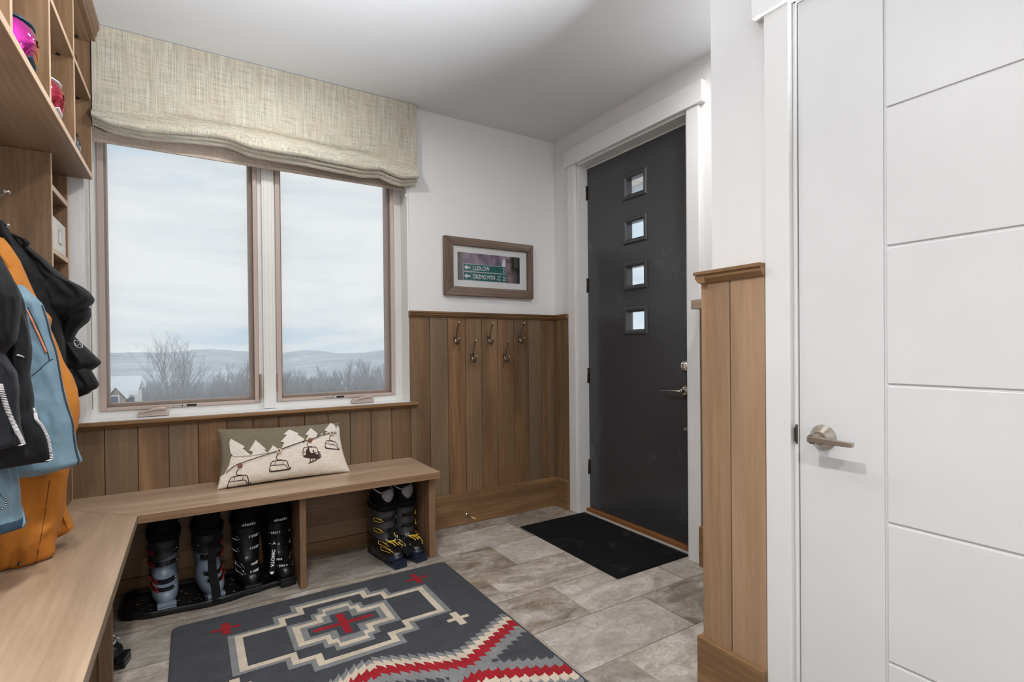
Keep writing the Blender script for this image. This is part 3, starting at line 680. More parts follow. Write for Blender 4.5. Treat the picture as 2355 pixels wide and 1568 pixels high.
T = thing('storage_drawer', 'pale grey storage box with label holder inside the cubby tower', 'box', (-2.88, -.19, 1.5995))
mb = MB(); zt = 1.737
for bx in ((-2.95, -2.803, -.040, -.044, 1.60, zt), (-2.95, -2.803, -.338, -.342, 1.60, zt), (-2.95, -2.946, -.044, -.338, 1.60, zt), (-2.807, -2.803, -.044, -.338, 1.60, zt), (-2.946, -2.807, -.044, -.338, 1.60, 1.604)): mb.box(*bx)
M['binw'] = weave('pale_linen_box', (206, 202, 196), (222, 219, 214), .8, 500)
part(T, 'box_body', mb, 'binw', .001)
mb = MB(); yc, zc = -.165, 1.672
for bx in ((yc-.028, yc+.028, zc+.026, zc+.031), (yc-.028, yc+.028, zc-.031, zc-.026), (yc-.028, yc-.023, zc-.026, zc+.026), (yc+.023, yc+.028, zc-.026, zc+.026)): mb.box(-2.8025, -2.8, bx[0], bx[1], bx[2], bx[3])
s = part(T, 'label_holder', mb, 'chrome')
part(s, 'label_card', MB().box(-2.8027, -2.802, yc-.023, yc+.023, zc-.026, zc+.026), 'white_pl')

# ------------------------------------------------------------------ upper cubby cabinet
T = thing('cubby_cabinet', 'wall-hung oak cubby cabinet with crown moulding above the jackets', 'cabinet', (-2.83, -1.7, 1.976))
xf = -2.705; yA, yB2 = -.0215, -3.9; zb, zt = 1.977, 2.612
s = part(T, 'bottom_panel', MB().box(XL+.0005, xf-.002, yA, yB2, zb, zb+.022), 'cab_y'); part(s, 'edge_band', MB().box(xf-.0019, xf, yA, yB2, zb, zb+.022), 'band')
part(T, 'back_panel', MB().box(XL+.0005, XL+.008, yA, yB2, zb+.0225, zt), 'cab')
dv = [-.0295, -.444, -.871, -1.308, -1.74, -2.17, -2.6, -3.03]
for y in dv:
    s = part(T, 'divider_panel', MB().box(XL+.0085, xf-.002, y-.008, y+.008, zb+.0225, zt), 'cab'); part(s, 'edge_band', MB().box(xf-.0019, xf, y-.008, y+.008, zb+.0225, zt), 'band')
for a, b in zip(dv, dv[1:]):
    s = part(T, 'shelf', MB().box(XL+.0085, xf-.002, a-.0085, b+.0085, 2.338, 2.357), 'cab_y'); part(s, 'edge_band', MB().box(xf-.0019, xf, a-.0085, b+.0085, 2.338, 2.357), 'band')
    for y in (a-.022, b+.022):
        mb = MB(); mb.lathe([(.001, 0), (.006, 0), (.006, -.006), (.001, -.007)], (-2.75, y, 2.338), (0, 0, 1), 10); part(s, 'shelf_pin', mb, 'black')
mb = MB(); mb.box(XL+.0005, xf, yA, yB2, zt+.0005, zt+.02)
for y in (-.07, -.40): mb.lathe([(.001, 0), (.007, 0), (.007, -.006), (.001, -.007)], (-2.75, y, zt+.0005), (0, 0, 1), 10, 1)
part(T, 'top_panel', mb, ['cab_y', 'black'])
part(T, 'crown_moulding', MB().prism([(xf-.02, 2.613), (xf+.022, 2.613), (xf+.022, 2.636), (xf+.027, 2.64), (xf+.03, 2.66), (xf+.037, 2.672), (xf+.037, 2.698), (xf-.02, 2.698)], lambda a, b, d: (a, d, b), -.02, yB2), 'cab_y', .001)

# ------------------------------------------------------------------ ski goggles
def lens_mat(name, stops, rough=.06):
    t = NT(name); lw = t.n('LayerWeight', Blend=.35); v = t.coord((1, 9, 3)); n = t.noise(v, 1.2, 2)
    sp = t.n('SeparateXYZ'); cc = t.n('TexCoord'); t.l(cc.outputs['Object'], sp.inputs[0])
    f = t.math('ADD', t.math('MULTIPLY', sp.outputs['Y'], 4.5), .5)
    t.base(t.ramp(f, [(p, L(c)) for p, c in stops])); t.p.inputs['Metallic'].default_value = .85; t.p.inputs['Roughness'].default_value = rough; return t.m
M['l_mag'] = lens_mat('magenta_mirror_lens', [(.0, (215, 50, 175)), (.4, (200, 60, 150)), (.6, (190, 120, 40)), (.85, (190, 200, 50)), (1, (120, 160, 60))])
M['l_red'] = lens_mat('rose_mirror_lens', [(0, (190, 60, 95)), (.6, (200, 70, 80)), (1, (170, 90, 70))])
M['l_amb'] = lens_mat('amber_lens', [(0, (150, 80, 40)), (1, (120, 70, 45))]); M['l_sil'] = lens_mat('silver_mirror_lens', [(0, (70, 75, 80)), (1, (170, 175, 180))])
M['f_teal'] = plain('teal_frame', (38, 66, 84), .4); M['f_white'] = plain('white_frame', (236, 232, 236), .35); M['f_dark'] = plain('dark_frame', (38, 34, 34), .4)
def goggles(label, loc, rz, lens, frame, strap, s=1.0, mark=None):
    """local: lens faces +x, width along y"""
    T = thing('ski_goggles', label, 'goggles', loc, rz, 'ski goggles in the cubbies')
    hw, hh = .085*s, .05*s
    def outl(a, k=1.0):
        ca, sa = math.cos(a), math.sin(a); y = hw*k*math.copysign(abs(ca)**.62, ca); z = hh*k*math.copysign(abs(sa)**.7, sa)
        if sa < 0: z += .018*s*math.exp(-(y/(.022*s))**2)
        return y, z
    def cur(y, k=0): return -.9*(y*y)/(hw)*.62 + k
    N = 40; mb = MB(); rg = []
    for q in (1., .85, .6, .3, .05):
        rg.append([Vector((cur(outl(2*PI*i/N, q)[0]) + .016*(1-q*q), *outl(2*PI*i/N, q))) + Vector((0, 0, hh)) for i in range(N)])
    mb.rings(rg, 0, True, False, True); part(T, 'lens', mb, lens, local=True)
    mb = MB(); rg = []
    for k, dx in ((1.0, .004), (1.07, .004), (1.1, -.004), (1.1, -.03), (1.02, -.034), (.96, -.01), (1.0, .004)):
        rg.append([Vector((cur(outl(2*PI*i/N, k)[0]) + dx, *outl(2*PI*i/N, k))) + Vector((0, 0, hh*1.1)) for i in range(N)])
    mb.rings(rg, 0, True, False, False); part(T, 'frame', mb, frame, local=True)
    mb = MB()
    for sgn in (-1, 1):
        pth = smoothpath([(cur(hw)-.015, sgn*hw*1.08, hh), (-.08, sgn*hw*1.12, hh*.9), (-.12, sgn*hw*.7, hh*.8), (-.135, 0, hh*.75)])
        for a, b in zip(pth, pth[1:]): mb.add([a+Vector((0, 0, .018)), b+Vector((0, 0, .018)), b-Vector((0, 0, .018)), a-Vector((0, 0, .018))], [(0, 1, 2, 3)], 0, True)
    o = part(T, 'strap', mb, strap, local=True, fix=False); o.modifiers.new('solid', 'SOLIDIFY').thickness = .002
    if mark:
        mb = MB()
        def fnm(u, v, d):
            y = hw*.70+u; z = hh*.55+v+hh; return (cur(y) + .016*(1-.62) + .004 + d, y, z)
        for u0, u1, v0, v1 in ((-.02, -.012, 0, .011), (-.012, -.004, .007, .011), (-.010, -.004, 0, .004), (-.002, .006, 0, .010), (.008, .018, 0, .010)):
            mb.add([fnm(u0, v0, 0), fnm(u1, v0, 0), fnm(u1, v1, 0), fnm(u0, v1, 0)], [(0, 1, 2, 3)])
        part(T, 'mark', mb, 'white_pl', local=True)
    return T
zs0 = zb+.0225
goggles('magenta and gold mirrored ski goggles with teal frame in the second-nearest cubby', (-2.728, -1.00, zs0+.05), -.25, 'l_mag', 'f_teal', 'f_dark', 1.15, True)
goggles('rose lens ski goggles with thick white frame in the middle cubby', (-2.73, -.60, zs0+.055), -.25, 'l_red', 'f_white', 'f_white', 1.1)
ag = goggles('amber lens goggles standing on end in the top cubby by the window shade', (-2.745, -.10, 2.358+.103), -.2, 'l_amb', 'f_dark', 'f_dark', 1.1); ag.rotation_euler = (PI/2, 0, -.12)
goggles('silver lens goggles with black frame in the bottom cubby by the window shade', (-2.74, -.20, zs0+.03), -.3, 'l_sil', 'f_dark', 'f_white', .9)

# ------------------------------------------------------------------ lumbar pillow
T = thing('throw_pillow', 'lumbar pillow with felt fir trees and a printed chairlift on the window bench', 'pillow', (-1.9, -.15, SZ))
qd = [(115, 1225), (2250, 950), (2095, 150), (130, 245)]     # print layout corners: BL BR TR TL
def uv(x, y):
    u = v = .5
    for _ in range(12):
        (ax, ay), (bx, by), (cx_, cy_), (dx, dy) = qd
        X = ax*(1-u)*(1-v)+bx*u*(1-v)+cx_*u*v+dx*(1-u)*v - x; Y = ay*(1-u)*(1-v)+by*u*(1-v)+cy_*u*v+dy*(1-u)*v - y
        xu = (bx-ax)*(1-v)+(cx_-dx)*v; xv = (dx-ax)*(1-u)+(cx_-bx)*u; yu = (by-ay)*(1-v)+(cy_-dy)*v; yv = (dy-ay)*(1-u)+(cy_-by)*u
        de = xu*yv-xv*yu; u -= (X*yv-xv*Y)/de; v -= (xu*Y-yu*X)/de
    return u, v
PB = (Vector((-2.222, -.215, .490)), Vector((-1.578, -.205, .490)), Vector((-1.600, -.070, .752)), Vector((-2.212, -.080, .768)))
Bn = Vector((0, -.885, -.462)).normalized()*-1; Bn = Vector((0, -.89, .455)).normalized()
def pil(u, v, off=0, side=1):
    b = (1-(2*v-1)**2); a = (1-(2*u-1)**2)
    uu = .5 + (u-.5)*(1-.055*b); vv = .5+(v-.5)*(1-.07*a) - .008*a
    p = PB[0]*((1-uu)*(1-vv)) + PB[1]*(uu*(1-vv)) + PB[2]*(uu*vv) + PB[3]*((1-uu)*vv)
    t = .062*(max(a, 0)*max(b, 0))**.42
    t *= 1 + .05*math.sin(u*13+v*3)*a*b
    n3 = .004*noise.noise((u*6, v*4, 1.7))*min(1, 4*a*b)
    q = p + Bn*(side*t + n3 + off)
    if q.z < SZ+.0015: q.z = SZ+.0015
    if q.y > -.0225: q.y = -.0225
    return q
lin = [(60, 1060), (180, 1010), (240, 880), (262, 760), (290, 720), (262, 690), (250, 600), (255, 505), (285, 440), (475, 585), (462, 612), (440, 615), (575, 745), (600, 690), (582, 668), (540, 665), (655, 475), (805, 635), (800, 650), (778, 650), (835, 705), (925, 580), (1005, 648), (1058, 640), (1110, 535), (1075, 520), (1045, 525), (1160, 390), (1105, 378), (1205, 285), (1360, 365), (1350, 380), (1330, 382), (1457, 470), (1440, 500), (1395, 505), (1440, 540), (1480, 490), (1530, 400), (1475, 385), (1565, 265), (1695, 372), (1685, 390), (1665, 385), (1705, 450), (1770, 355), (1820, 412), (1855, 330), (1813, 310), (1925, 170), (2000, 215), (2035, 290), (2052, 220), (2120, 260), (2300, 900), (2300, 1300), (60, 1300)]
linuv = [uv(*p) for p in lin]
def inpoly(x, y, P):
    c = False; j = len(P)-1
    for i in range(len(P)):
        if (P[i][1] > y) != (P[j][1] > y) and x < (P[j][0]-P[i][0])*(y-P[i][1])/(P[j][1]-P[i][1])+P[i][0]: c = not c
        j = i
    return c
mb = MB(); NU, NV = 250, 110
mb.grid(NU, NV, lambda u, v: pil(u, v))
k = 0
for j in range(NV):
    for i in range(NU):
        if inpoly((i+.5)/NU, (j+.5)/NV, linuv): mb.mi[k] = 1
        k += 1
o = len(mb.f); mb.grid(60, 30, lambda u, v: pil(1-u, v, 0, -1), 0)
part(T, 'cover', mb, ['olive', 'burlap'], fix=False)
# felt trees lie on top of the linen: one raised piece per tree
trees = [[(262, 690), (250, 600), (255, 505), (285, 440), (475, 585), (462, 612), (440, 615), (575, 745), (300, 745)], [(575, 745), (600, 690), (582, 668), (540, 665), (655, 475), (805, 635), (800, 650), (778, 650), (835, 705)], [(835, 705), (925, 580), (1005, 648), (950, 690)],
         [(1058, 640), (1110, 535), (1075, 520), (1045, 525), (1160, 390), (1105, 378), (1205, 285), (1360, 365), (1350, 380), (1330, 382), (1457, 470), (1440, 500), (1250, 570)], [(1480, 490), (1530, 400), (1475, 385), (1565, 265), (1695, 372), (1685, 390), (1665, 385), (1705, 450)], [(1855, 330), (1813, 310), (1925, 170), (2000, 215), (2035, 290), (2042, 330), (1900, 350)]]
def flat(mb, poly, off, mi=0, sub=1):
    P = [uv(*p) for p in poly]; tri = tessellate_polygon([[Vector((a, b, 0)) for a, b in P]])
    for t in tri:
        stack = [(P[t[0]], P[t[1]], P[t[2]], sub)]
        while stack:
            a, b, c, d = stack.pop()
            if d == 0: mb.add([pil(*a, off), pil(*b, off), pil(*c, off)], [(0, 1, 2)], mi, True)
            else:
                ab, bc, ca = [((p[0]+q[0])/2, (p[1]+q[1])/2) for p, q in ((a, b), (b, c), (c, a))]
                stack += [(a, ab, ca, d-1), (ab, b, bc, d-1), (ca, bc, c, d-1), (ab, bc, ca, d-1)]
for tr in trees:
    mb = MB(); flat(mb, tr, .0038, 0, 4); o = part(T, 'felt_tree', mb, 'appl', fix=False); sd = o.modifiers.new('solid', 'SOLIDIFY'); sd.thickness = .002; sd.offset = 0
def ribbon(mb, pts, w, off=.0016, mi=0):
    pp = []
    for (x, y), (x2, y2) in zip(pts, pts[1:]):
        n = max(1, int(math.hypot(x2-x, y2-y)/18)); pp += [(x+(x2-x)*i/n, y+(y2-y)*i/n) for i in range(n)]
    pp.append(pts[-1]); vs = []
    for i, (x, y) in enumerate(pp):
        a, b = pp[max(i-1, 0)], pp[min(i+1, len(pp)-1)]; dx, dy = b[0]-a[0], b[1]-a[1]; l = math.hypot(dx, dy) or 1
        vs += [pil(*uv(x-dy/l*w, y+dx/l*w), off), pil(*uv(x+dy/l*w, y-dx/l*w), off)]
    mb.add(vs, [(2*i, 2*i+1, 2*i+3, 2*i+2) for i in range(len(pp)-1)], mi, True)
mb = MB(); ribbon(mb, [(205, 995), (290, 920), (360, 880), (405, 868), (700, 770), (1000, 680), (1400, 525), (1560, 480), (1750, 405), (1900, 370), (2052, 360)], 6, .0072)
part(T, 'cable', mb, 'ink', fix=False)
def chair(cx, cy, s, tilt, dx=0):
    mb = MB()
    def q(pts): return [(cx+(x+dx*0)*s, cy+(y + x*tilt)*s) for x, y in pts]
    ribbon(mb, q([(-20, 50), (-42, 90), (-45, 115), (-20, 145), (10, 150)]), 7*s)
    ribbon(mb, q([(-25, 150), (40, 150)]), 11*s)
    ribbon(mb, q([(-150, 300), (-135, 200), (-110, 165), (-70, 155), (90, 155), (125, 170), (145, 210), (170, 290)]), 6.5*s)
    ribbon(mb, q([(-140, 225), (90, 225), (120, 240), (150, 290)]), 5*s)
    ribbon(mb, q([(-60, 158), (-68, 222)]), 4*s); ribbon(mb, q([(70, 158), (58, 222)]), 4*s)
    ribbon(mb, q([(-150, 285), (-140, 318), (-120, 325), (150, 300), (195, 285)]), 11*s); ribbon(mb, q([(185, 290), (190, 262)]), 8*s); ribbon(mb, q([(-112, 315), (-108, 292)]), 7*s)
    return mb
for i, (cx, cy, s, tl) in enumerate(((405, 900, 1., -.07), (1020, 680, 1., -.03), (1950, 368, .80, .12))): part(T, 'printed_chair', chair(cx, cy, s, tl), 'ink', fix=False)
mb = MB(); q = lambda P: [(1555+(x-1555), y) for x, y in P]
ribbon(mb, [(1520, 525), (1500, 570), (1520, 600), (1580, 606)], 6); ribbon(mb, [(1530, 603), (1590, 603)], 10)
ribbon(mb, [(1422, 740), (1430, 650), (1455, 615), (1530, 608), (1640, 600), (1680, 620), (1700, 700)], 6); ribbon(mb, [(1425, 690), (1480, 690)], 4)
flat(mb, [(1420, 750), (1470, 745), (1478, 690), (1488, 642), (1512, 650), (1545, 665), (1562, 702), (1598, 705), (1605, 692), (1636, 692), (1662, 722), (1700, 728), (1724, 760), (1704, 790), (1640, 800), (1600, 790), (1560, 802), (1530, 792), (1460, 785), (1432, 772)], .0017, 0, 2)
def dot(x, y, r): flat(mb, [(x+r*math.cos(PI*k/6), y+r*math.sin(PI*k/6)) for k in range(12)], .0017, 0, 1)
dot(1524, 638, 20); dot(1612, 670, 17)
for a in ([(1545, 795), (1552, 835), (1530, 868)], [(1600, 785), (1592, 830), (1604, 838)], [(1645, 790), (1655, 815)], [(1695, 780), (1712, 795)], [(1700, 735), (1702, 668)], [(1712, 740), (1728, 690), (1722, 675)], [(1722, 745), (1745, 712)], [(1728, 758), (1748, 748)]): ribbon(mb, a, 7)
ribbon(mb, [(1512, 884), (1560, 850), (1650, 815), (1735, 775), (1742, 755)], 5); ribbon(mb, [(1538, 872), (1660, 825)], 4)
ribbon(mb, [(1640, 688), (1690, 700)], 4)
part(T, 'printed_riders', mb, 'ink', fix=False)
M['but_r'] = plain('russet_button', (128, 62, 38), .4); M['but_i'] = plain('ivory_button', (206, 184, 160), .4)
for x, y, mt in ((405, 900, 'but_r'), (1020, 682, 'but_i'), (1556, 490, 'but_r'), (1950, 369, 'but_i')):
    p = pil(*uv(x, y), .0075); p2 = pil(*uv(x+20, y), .0075); p3 = pil(*uv(x, y-20), .0075); n = (p2-p).cross(p3-p).normalized()
    if n.dot(Bn) < 0: n = -n
    r = .0115 if mt == 'but_r' else .0122
    mb = MB(); mb.lathe([(.001, -.006), (r, -.006), (r, .0025), (r*.8, .004), (r*.68, .0028), (.001, .0028)], p, n, 24)
    b = part(T, 'button', mb, mt)
    mb = MB()
    if mt == 'but_i': mb.lathe([(.001, .0046), (.0048, .0046), (.0048, .002), (.001, .002)], p, n, 14)
    else:
        for k in (-1, 1): mb.lathe([(.001, .0034), (.0011, .0034), (.0011, .002)], p+(p2-p).normalized()*.0022*k, n, 8)
    part(b, 'button_hole', mb, 'ink')

# ------------------------------------------------------------------ boot tray
T = thing('boot_tray', 'black rubber boot tray lying bent under the window bench', 'tray', (-2.25, -.22, 0))
mb = MB()
front = [(-2.58, -.335), (-2.5, -.372), (-2.36, -.385), (-2.27, -.398), (-2.18, -.392), (-2.1, -.365), (-2.0, -.345), (-1.93, -.335)]
def ty(x): return interp(front, x)
def trayring(ins, z, lift=0):
    P = []; x0, x1 = -2.605+ins, -1.912-ins; yb = -.065-ins; r = .06
    n = 26
    for i in range(n+1): x = x0+r + (x1-x0-2*r)*i/n; P.append(Vector((x, ty(x)+ins, z)))
    for k in range(1, 6): a = -PI/2+PI/2*k/5; P.append(Vector((x1-r+r*math.cos(a), ty(x1-r)+ins+r+r*math.sin(a), z)))
    for k in range(0, 6): a = PI/2*k/5; P.append(Vector((x1-r+r*math.cos(a), yb-r+r*math.sin(a), z)))
    for i in range(1, n): x = x1-r - (x1-x0-2*r)*i/n; P.append(Vector((x, yb, z)))
    for k in range(0, 6): a = PI/2+PI/2*k/5; P.append(Vector((x0+r+r*math.cos(a), yb-r+r*math.sin(a), z)))
    for k in range(0, 5): a = PI+PI/2*k/5; P.append(Vector((x0+r+r*math.cos(a), ty(x0+r)+ins+r+r*math.sin(a), z)))
    for p in P: p.z += max(0, .006*math.sin(p.x*14+1))*(1 if z > .006 else 0)
    return P
mb.rings([trayring(.012, .0005), trayring(.003, .0006), trayring(0, .012), trayring(.0, .026), trayring(.004, .029), trayring(.010, .027), trayring(.014, .012), trayring(.026, .0065), trayring(.04, .006)], 0, True, True, True)
part(T, 'tray', mb, 'tray', fix=False)
M['mud'] = plain('dried_salt', (105, 98, 90), .9)
mb = MB()
for k in range(90):
    x = rnd.uniform(-2.56, -1.96); y = rnd.uniform(-.32, -.12); r = rnd.uniform(.002, .007)
    mb.sphere((x, y, .0135), r, 0, 4, (1, rnd.uniform(.3, 1), .08))
o = part(T, 'dried_mud', mb, 'mud'); o['kind'] = 'stuff'
BZ = .0135                                                  # boots in the tray stand on its floor
# ------------------------------------------------------------------ ski boots
def sup(ly, lx, yc, z, k, n=28, e=2.6, toe=1.):
    """one slice of a boot: superellipse, tilted by k in y"""
    R = []
    for i in range(n):
        a = 2*PI*i/n; c, s_ = math.cos(a), math.sin(a)
        x = lx*math.copysign(abs(c)**(2/e), c); y = ly*math.copysign(abs(s_)**(2/e), s_)
        if y < 0: x *= 1 - (1-toe)*(abs(y)/ly)**2
        R.append(Vector((x, yc+y, z + k*y)))
    return R
SHELL = [(.142, .043, -.15, .022, 0, .86), (.148, .049, -.15, .034, 0, .9), (.150, .052, -.15, .05, .0, .9), (.147, .0525, -.148, .068, .02, .88), (.138, .052, -.139, .088, .06, .82), (.118, .050, -.122, .108, .13, .8), (.100, .049, -.106, .130, .17, .9), (.090, .050, -.098, .155, .16, 1), (.084, .052, -.095, .185, .13, 1), (.079, .053, -.096, .215, .1, 1), (.077, .054, -.098, .245, .08, 1)]
CUFF = [(.097, .055, -.103, .132, .22, 1), (.094, .0575, -.101, .150, .2, 1), (.090, .0585, -.099, .180, .16, 1), (.086, .059, -.1, .215, .12, 1), (.083, .060, -.103, .25, .06, 1), (.081, .061, -.107, .285, .0, 1), (.080, .062, -.111, .305, -.02, 1)]
LINER = [(.072, .052, -.105, .27, 0, 1), (.074, .054, -.110, .31, .12, 1), (.073, .054, -.113, .345, .22, 1), (.070, .052, -.115, .372, .25, 1)]
def slc(tab, q, off=0):
    i = min(int(q), len(tab)-2); f = q-i; a, b = tab[i], tab[i+1]; v = [x+(y-x)*f for x, y in zip(a, b)]
    return v[0]+off, v[1]+off, v[2], v[3], v[4], v[5]
def on(tab, q, ang, off=0):
    ly, lx, yc, z, k, toe = slc(tab, q, off); c, s_ = math.cos(ang), math.sin(ang); e = 2.6
    x = lx*math.copysign(abs(c)**(2/e), c); y = ly*math.copysign(abs(s_)**(2/e), s_)
    if y < 0: x *= 1-(1-toe)*(abs(y)/ly)**2
    return Vector((x, yc+y, z+k*y))
def strap(mb, tab, q0, q1, a0, a1, h, th=.004, mi=0, n=14):
    """band hugging the boot from (q0,a0) to (q1,a1)"""
    A = []; 
    for i in range(n+1):
        f = i/n; q = q0+(q1-q0)*f; a = math.radians(a0+(a1-a0)*f)
        lo, hi = on(tab, q-h, a, .0006), on(tab, q+h, a, .0006); lo2, hi2 = on(tab, q-h, a, th), on(tab, q+h, a, th)
        A.append([lo, hi, hi2, lo2])
    mb.rings(A, mi, False)
def make_boot(st, side, label, loc, rz, group, lean=0):
    """toe points to -y; side=+1: buckles on +x"""
    T = thing('ski_boot', label, 'ski boot', loc, rz, group); T.scale = (1.05, 1.05, 1.05)
    P = lambda n, mb, m, **k: part(T, n, mb, m, local=True, **k)
    S = lambda tab: [sup(a, b, c, d, k, toe=t) for a, b, c, d, k, t in tab]
    mb = MB(); mb.rings(S(SHELL), 0, True); P('shell', mb, st['shell'])
    mb = MB()                                               # lugged sole: toe block, arch, heel block
    def blk(y0, y1, w, z0, z1): 
        mb.prism([(-w, y0), (-w, y1), (w, y1), (w, y0)], lambda a, b, d: (a, b, d), z0, z1)
    blk(-.314, -.19, .034, .0, .021); blk(-.185, -.09, .033, .009, .0215); blk(-.085, .006, .034, 0, .021); blk(-.3135, -.285, .0345, .0212, .036)
    P('sole', mb, st['sole'], bevel=.003)
    ct = CUFF if not st.get('tall_shell') else [(.0905, .0592, -.099, .196, .12, 1)] + CUFF[3:]
    rg = S(ct); inner = [sup(a-.005, b-.005, c, d, k, toe=t) for a, b, c, d, k, t in reversed(CUFF[-3:])]
    if st.get('tall_shell') and side < 0:
        for p in rg[0]: p.z += .30*p.x
    for R, dz in ((rg[-1], 1), (rg[-2], .35), (inner[0], 1), (inner[1], .35)):      # rear spoiler up, front dip
        for p in R: p.z += dz*(.016*max(0, (p.y+.11)/.08) - .022*max(0, -(p.y+.12)/.07))
    mb = MB(); mb.rings(rg + inner, 0, True, False, False); P('cuff', mb, st['cuff'])
    rg = S(LINER); inn = [sup(a-.013, b-.012, c+.002, d, k, toe=t) for a, b, c, d, k, t in reversed(LINER)]
    for R, w in ((rg[-1], 1), (rg[-2], .6), (inn[0], 1), (inn[1], .6)):
        for p in R: p.z += w*(.028*max(0, (p.y+.10)/.08)**1.0)
    mb = MB(); mb.rings(rg + inn, 0, True, False, True); P('liner', mb, st['liner'])
    if st.get('rim'):
        mb = MB(); top = [(a+b)/2 for a, b in zip(rg[-1], list(inn[0]))]; mb.tube(top + [top[0]], .0055, 8); P('liner_rim', mb, st['rim'])
    mb = MB()                                               # tongue: stiff plate standing in front
    rows_ = []
    for i in range(9):
        f = i/8; z = .235+.135*f; yc = -.168-.030*f; w = .040-.004*f
        rows_.append([Vector((w*math.sin(a), yc + .026*(1-math.cos(a)) + dd, z + .014*(f > .9)*(1-abs(math.sin(a))))) for dd in (0,) for a in [(-1+2*j/10)*1.25 for j in range(11)]] + [Vector((w*math.sin(a), yc + .026*(1-math.cos(a)) + .006, z)) for a in [(1-2*j/10)*1.25 for j in range(11)]])
    mb.rings(rows_, 0, True); P('tongue', mb, st['tongue'])
    if st.get('pull'):
        mb = MB(); mb.tube(smoothpath([(-.02, -.035, .40), (-.022, -.03, .445), (0, -.028, .46), (.022, -.03, .445), (.02, -.035, .40)]), .004, 8, flat=.4); P('pull_loop', mb, 'black')
    # power strap round the cuff top
    mb = MB(); n = 30; A = []
    for i in range(n+1):
        a = 2*PI*i/n; lo, hi = on(CUFF, 4.75, a, .0032), on(CUFF, 5.85, a, .0032); lo2, hi2 = on(CUFF, 4.75, a, .0052), on(CUFF, 5.85, a, .0052)
        d = Vector((0, 0, -.012*max(0, -math.sin(a)))); A.append([lo+d, hi+d, hi2+d, lo2+d])
    mb.rings(A, 0, True, False, False)
    ps = P('power_strap', mb, st['strap'])
    if st.get('marks'):
        mb = MB()
        for j in range(8):
            a = math.radians(252+5.2*j); p = [on(CUFF, qq, aa, .0058) + Vector((0, 0, -.012)) for qq, aa in ((5.05, a), (5.05, a+.06), (5.5+.08*(j % 3), a+.06), (5.5+.08*(j % 3), a))]
            mb.add(p, [(0, 1, 2, 3)])
        part(ps, 'strap_print', mb, 'sgnw', local=True, fix=False)
    # buckles
    sg = lambda d: d if side > 0 else 180-d
    for tab, q, fa in ((CUFF, 3.3, -70), (CUFF, 1.9, -72), (SHELL, 5.3, -74), (SHELL, 4.1, -66)):
        mb = MB(); strap(mb, tab, q, q+.15, sg(-12), sg(fa-52), .26 if tab is CUFF else .30, .0042, 0)
        for j in range(5):                                  # ladder teeth on the front
            a = math.radians(sg(fa-22-7*j)); p = on(tab, q+.10, a, .006); mb.box(p.x-.0025, p.x+.0025, p.y-.002, p.y+.003, p.z-.0055, p.z+.0055, 1)
        b = P('buckle', mb, [st['buckle'], st['ladder']])
        mb = MB(); c1 = on(tab, q+.05, math.radians(sg(-20)), .008); c2 = on(tab, q+.05, math.radians(sg(-58)), .011); dz = Vector((0, 0, .0085))
        wr = st.get('wr', .0022); mb.tube([c1+dz, c2+dz, c2-dz, c1-dz, c1+dz], wr, 6); mb.tube([(c1+c2)/2+dz, c2*1+dz*.2, c2+(c2-c1)*.25], wr, 6)
        part(b, 'lever', mb, st['wire'], local=True)
        mb = MB(); p = on(tab, q+.14, math.radians(sg(fa-60)), .005); mb.sphere(p, .0042, 0, 6); part(b, 'rivet', mb, 'chrome', local=True)
    return T
M['b_grey'] = plain('slate_grey_boot_plastic', (116, 128, 142), .38); M['b_blk'] = plain('black_boot_plastic', (24, 24, 26), .3); M['b_matt'] = plain('matt_black_boot_plastic', (34, 34, 35), .5)
M['b_lin'] = plain('black_boot_liner', (16, 16, 17), .85, 0, .2); M['b_navy'] = plain('navy_boot_plastic', (30, 38, 56), .33); M['b_smoke'] = plain('smoky_boot_plastic', (62, 60, 63), .3)
M['b_yel'] = plain('yellow_buckle', (214, 178, 44), .35); M['b_red'] = plain('red_buckle', (176, 34, 26), .4); M['b_lg'] = plain('pale_grey_liner', (150, 146, 149), .7); M['b_rim'] = plain('cream_liner_rim', (206, 194, 184), .7)
STA = dict(tall_shell=1, wr=.0013, shell='b_grey', sole='b_grey', cuff='b_matt', liner='b_lin', tongue='b_lin', strap='b_lin', buckle='b_blk', ladder='b_blk', wire='b_red')
STB = dict(shell='b_blk', sole='b_blk', cuff='b_blk', liner='b_lin', tongue='b_lin', strap='b_lin', buckle='b_blk', ladder='sgnw', wire='chrome', marks=1)
STC = dict(shell='b_blk', sole='b_navy', cuff='b_smoke', liner='b_lin', tongue='b_lg', strap='b_lin', buckle='b_blk', ladder='b_blk', wire='b_yel', wr=.0017, rim='b_rim', pull=1)
g1 = 'slate grey ski boots in the tray'; g2 = 'black ski boots in the tray'; g3 = 'yellow-buckled ski boots by the bench end'
make_boot(STA, -1, 'slate grey ski boot with black cuff, at the left end of the tray', (-2.455, -.035, BZ-.005), math.radians(5), g1)
bt = make_boot(STA, 1, 'slate grey ski boot with a black strap hanging down its front', (-2.285, -.055, BZ-.005), math.radians(9), g1)
mb = MB(); pth = smoothpath([(.035, -.205, .265), (.012, -.225, .235), (-.004, -.245, .19), (-.008, -.262, .13), (-.006, -.305, .08), (-.004, -.325, .02), (-.004, -.327, .004)]); A = [[p+Vector((-.017, 0, 0)), p+Vector((.017, 0, 0)), p+Vector((.017, -.003, .001)), p+Vector((-.017, -.003, .001))] for p in pth]
mb.rings(A, 0, False); part(bt, 'hanging_strap', mb, 'b_lin', local=True)
make_boot(STB, -1, 'black ski boot beside the lettered loose strap', (-2.105, -.04, BZ-.005), math.radians(4), g2)
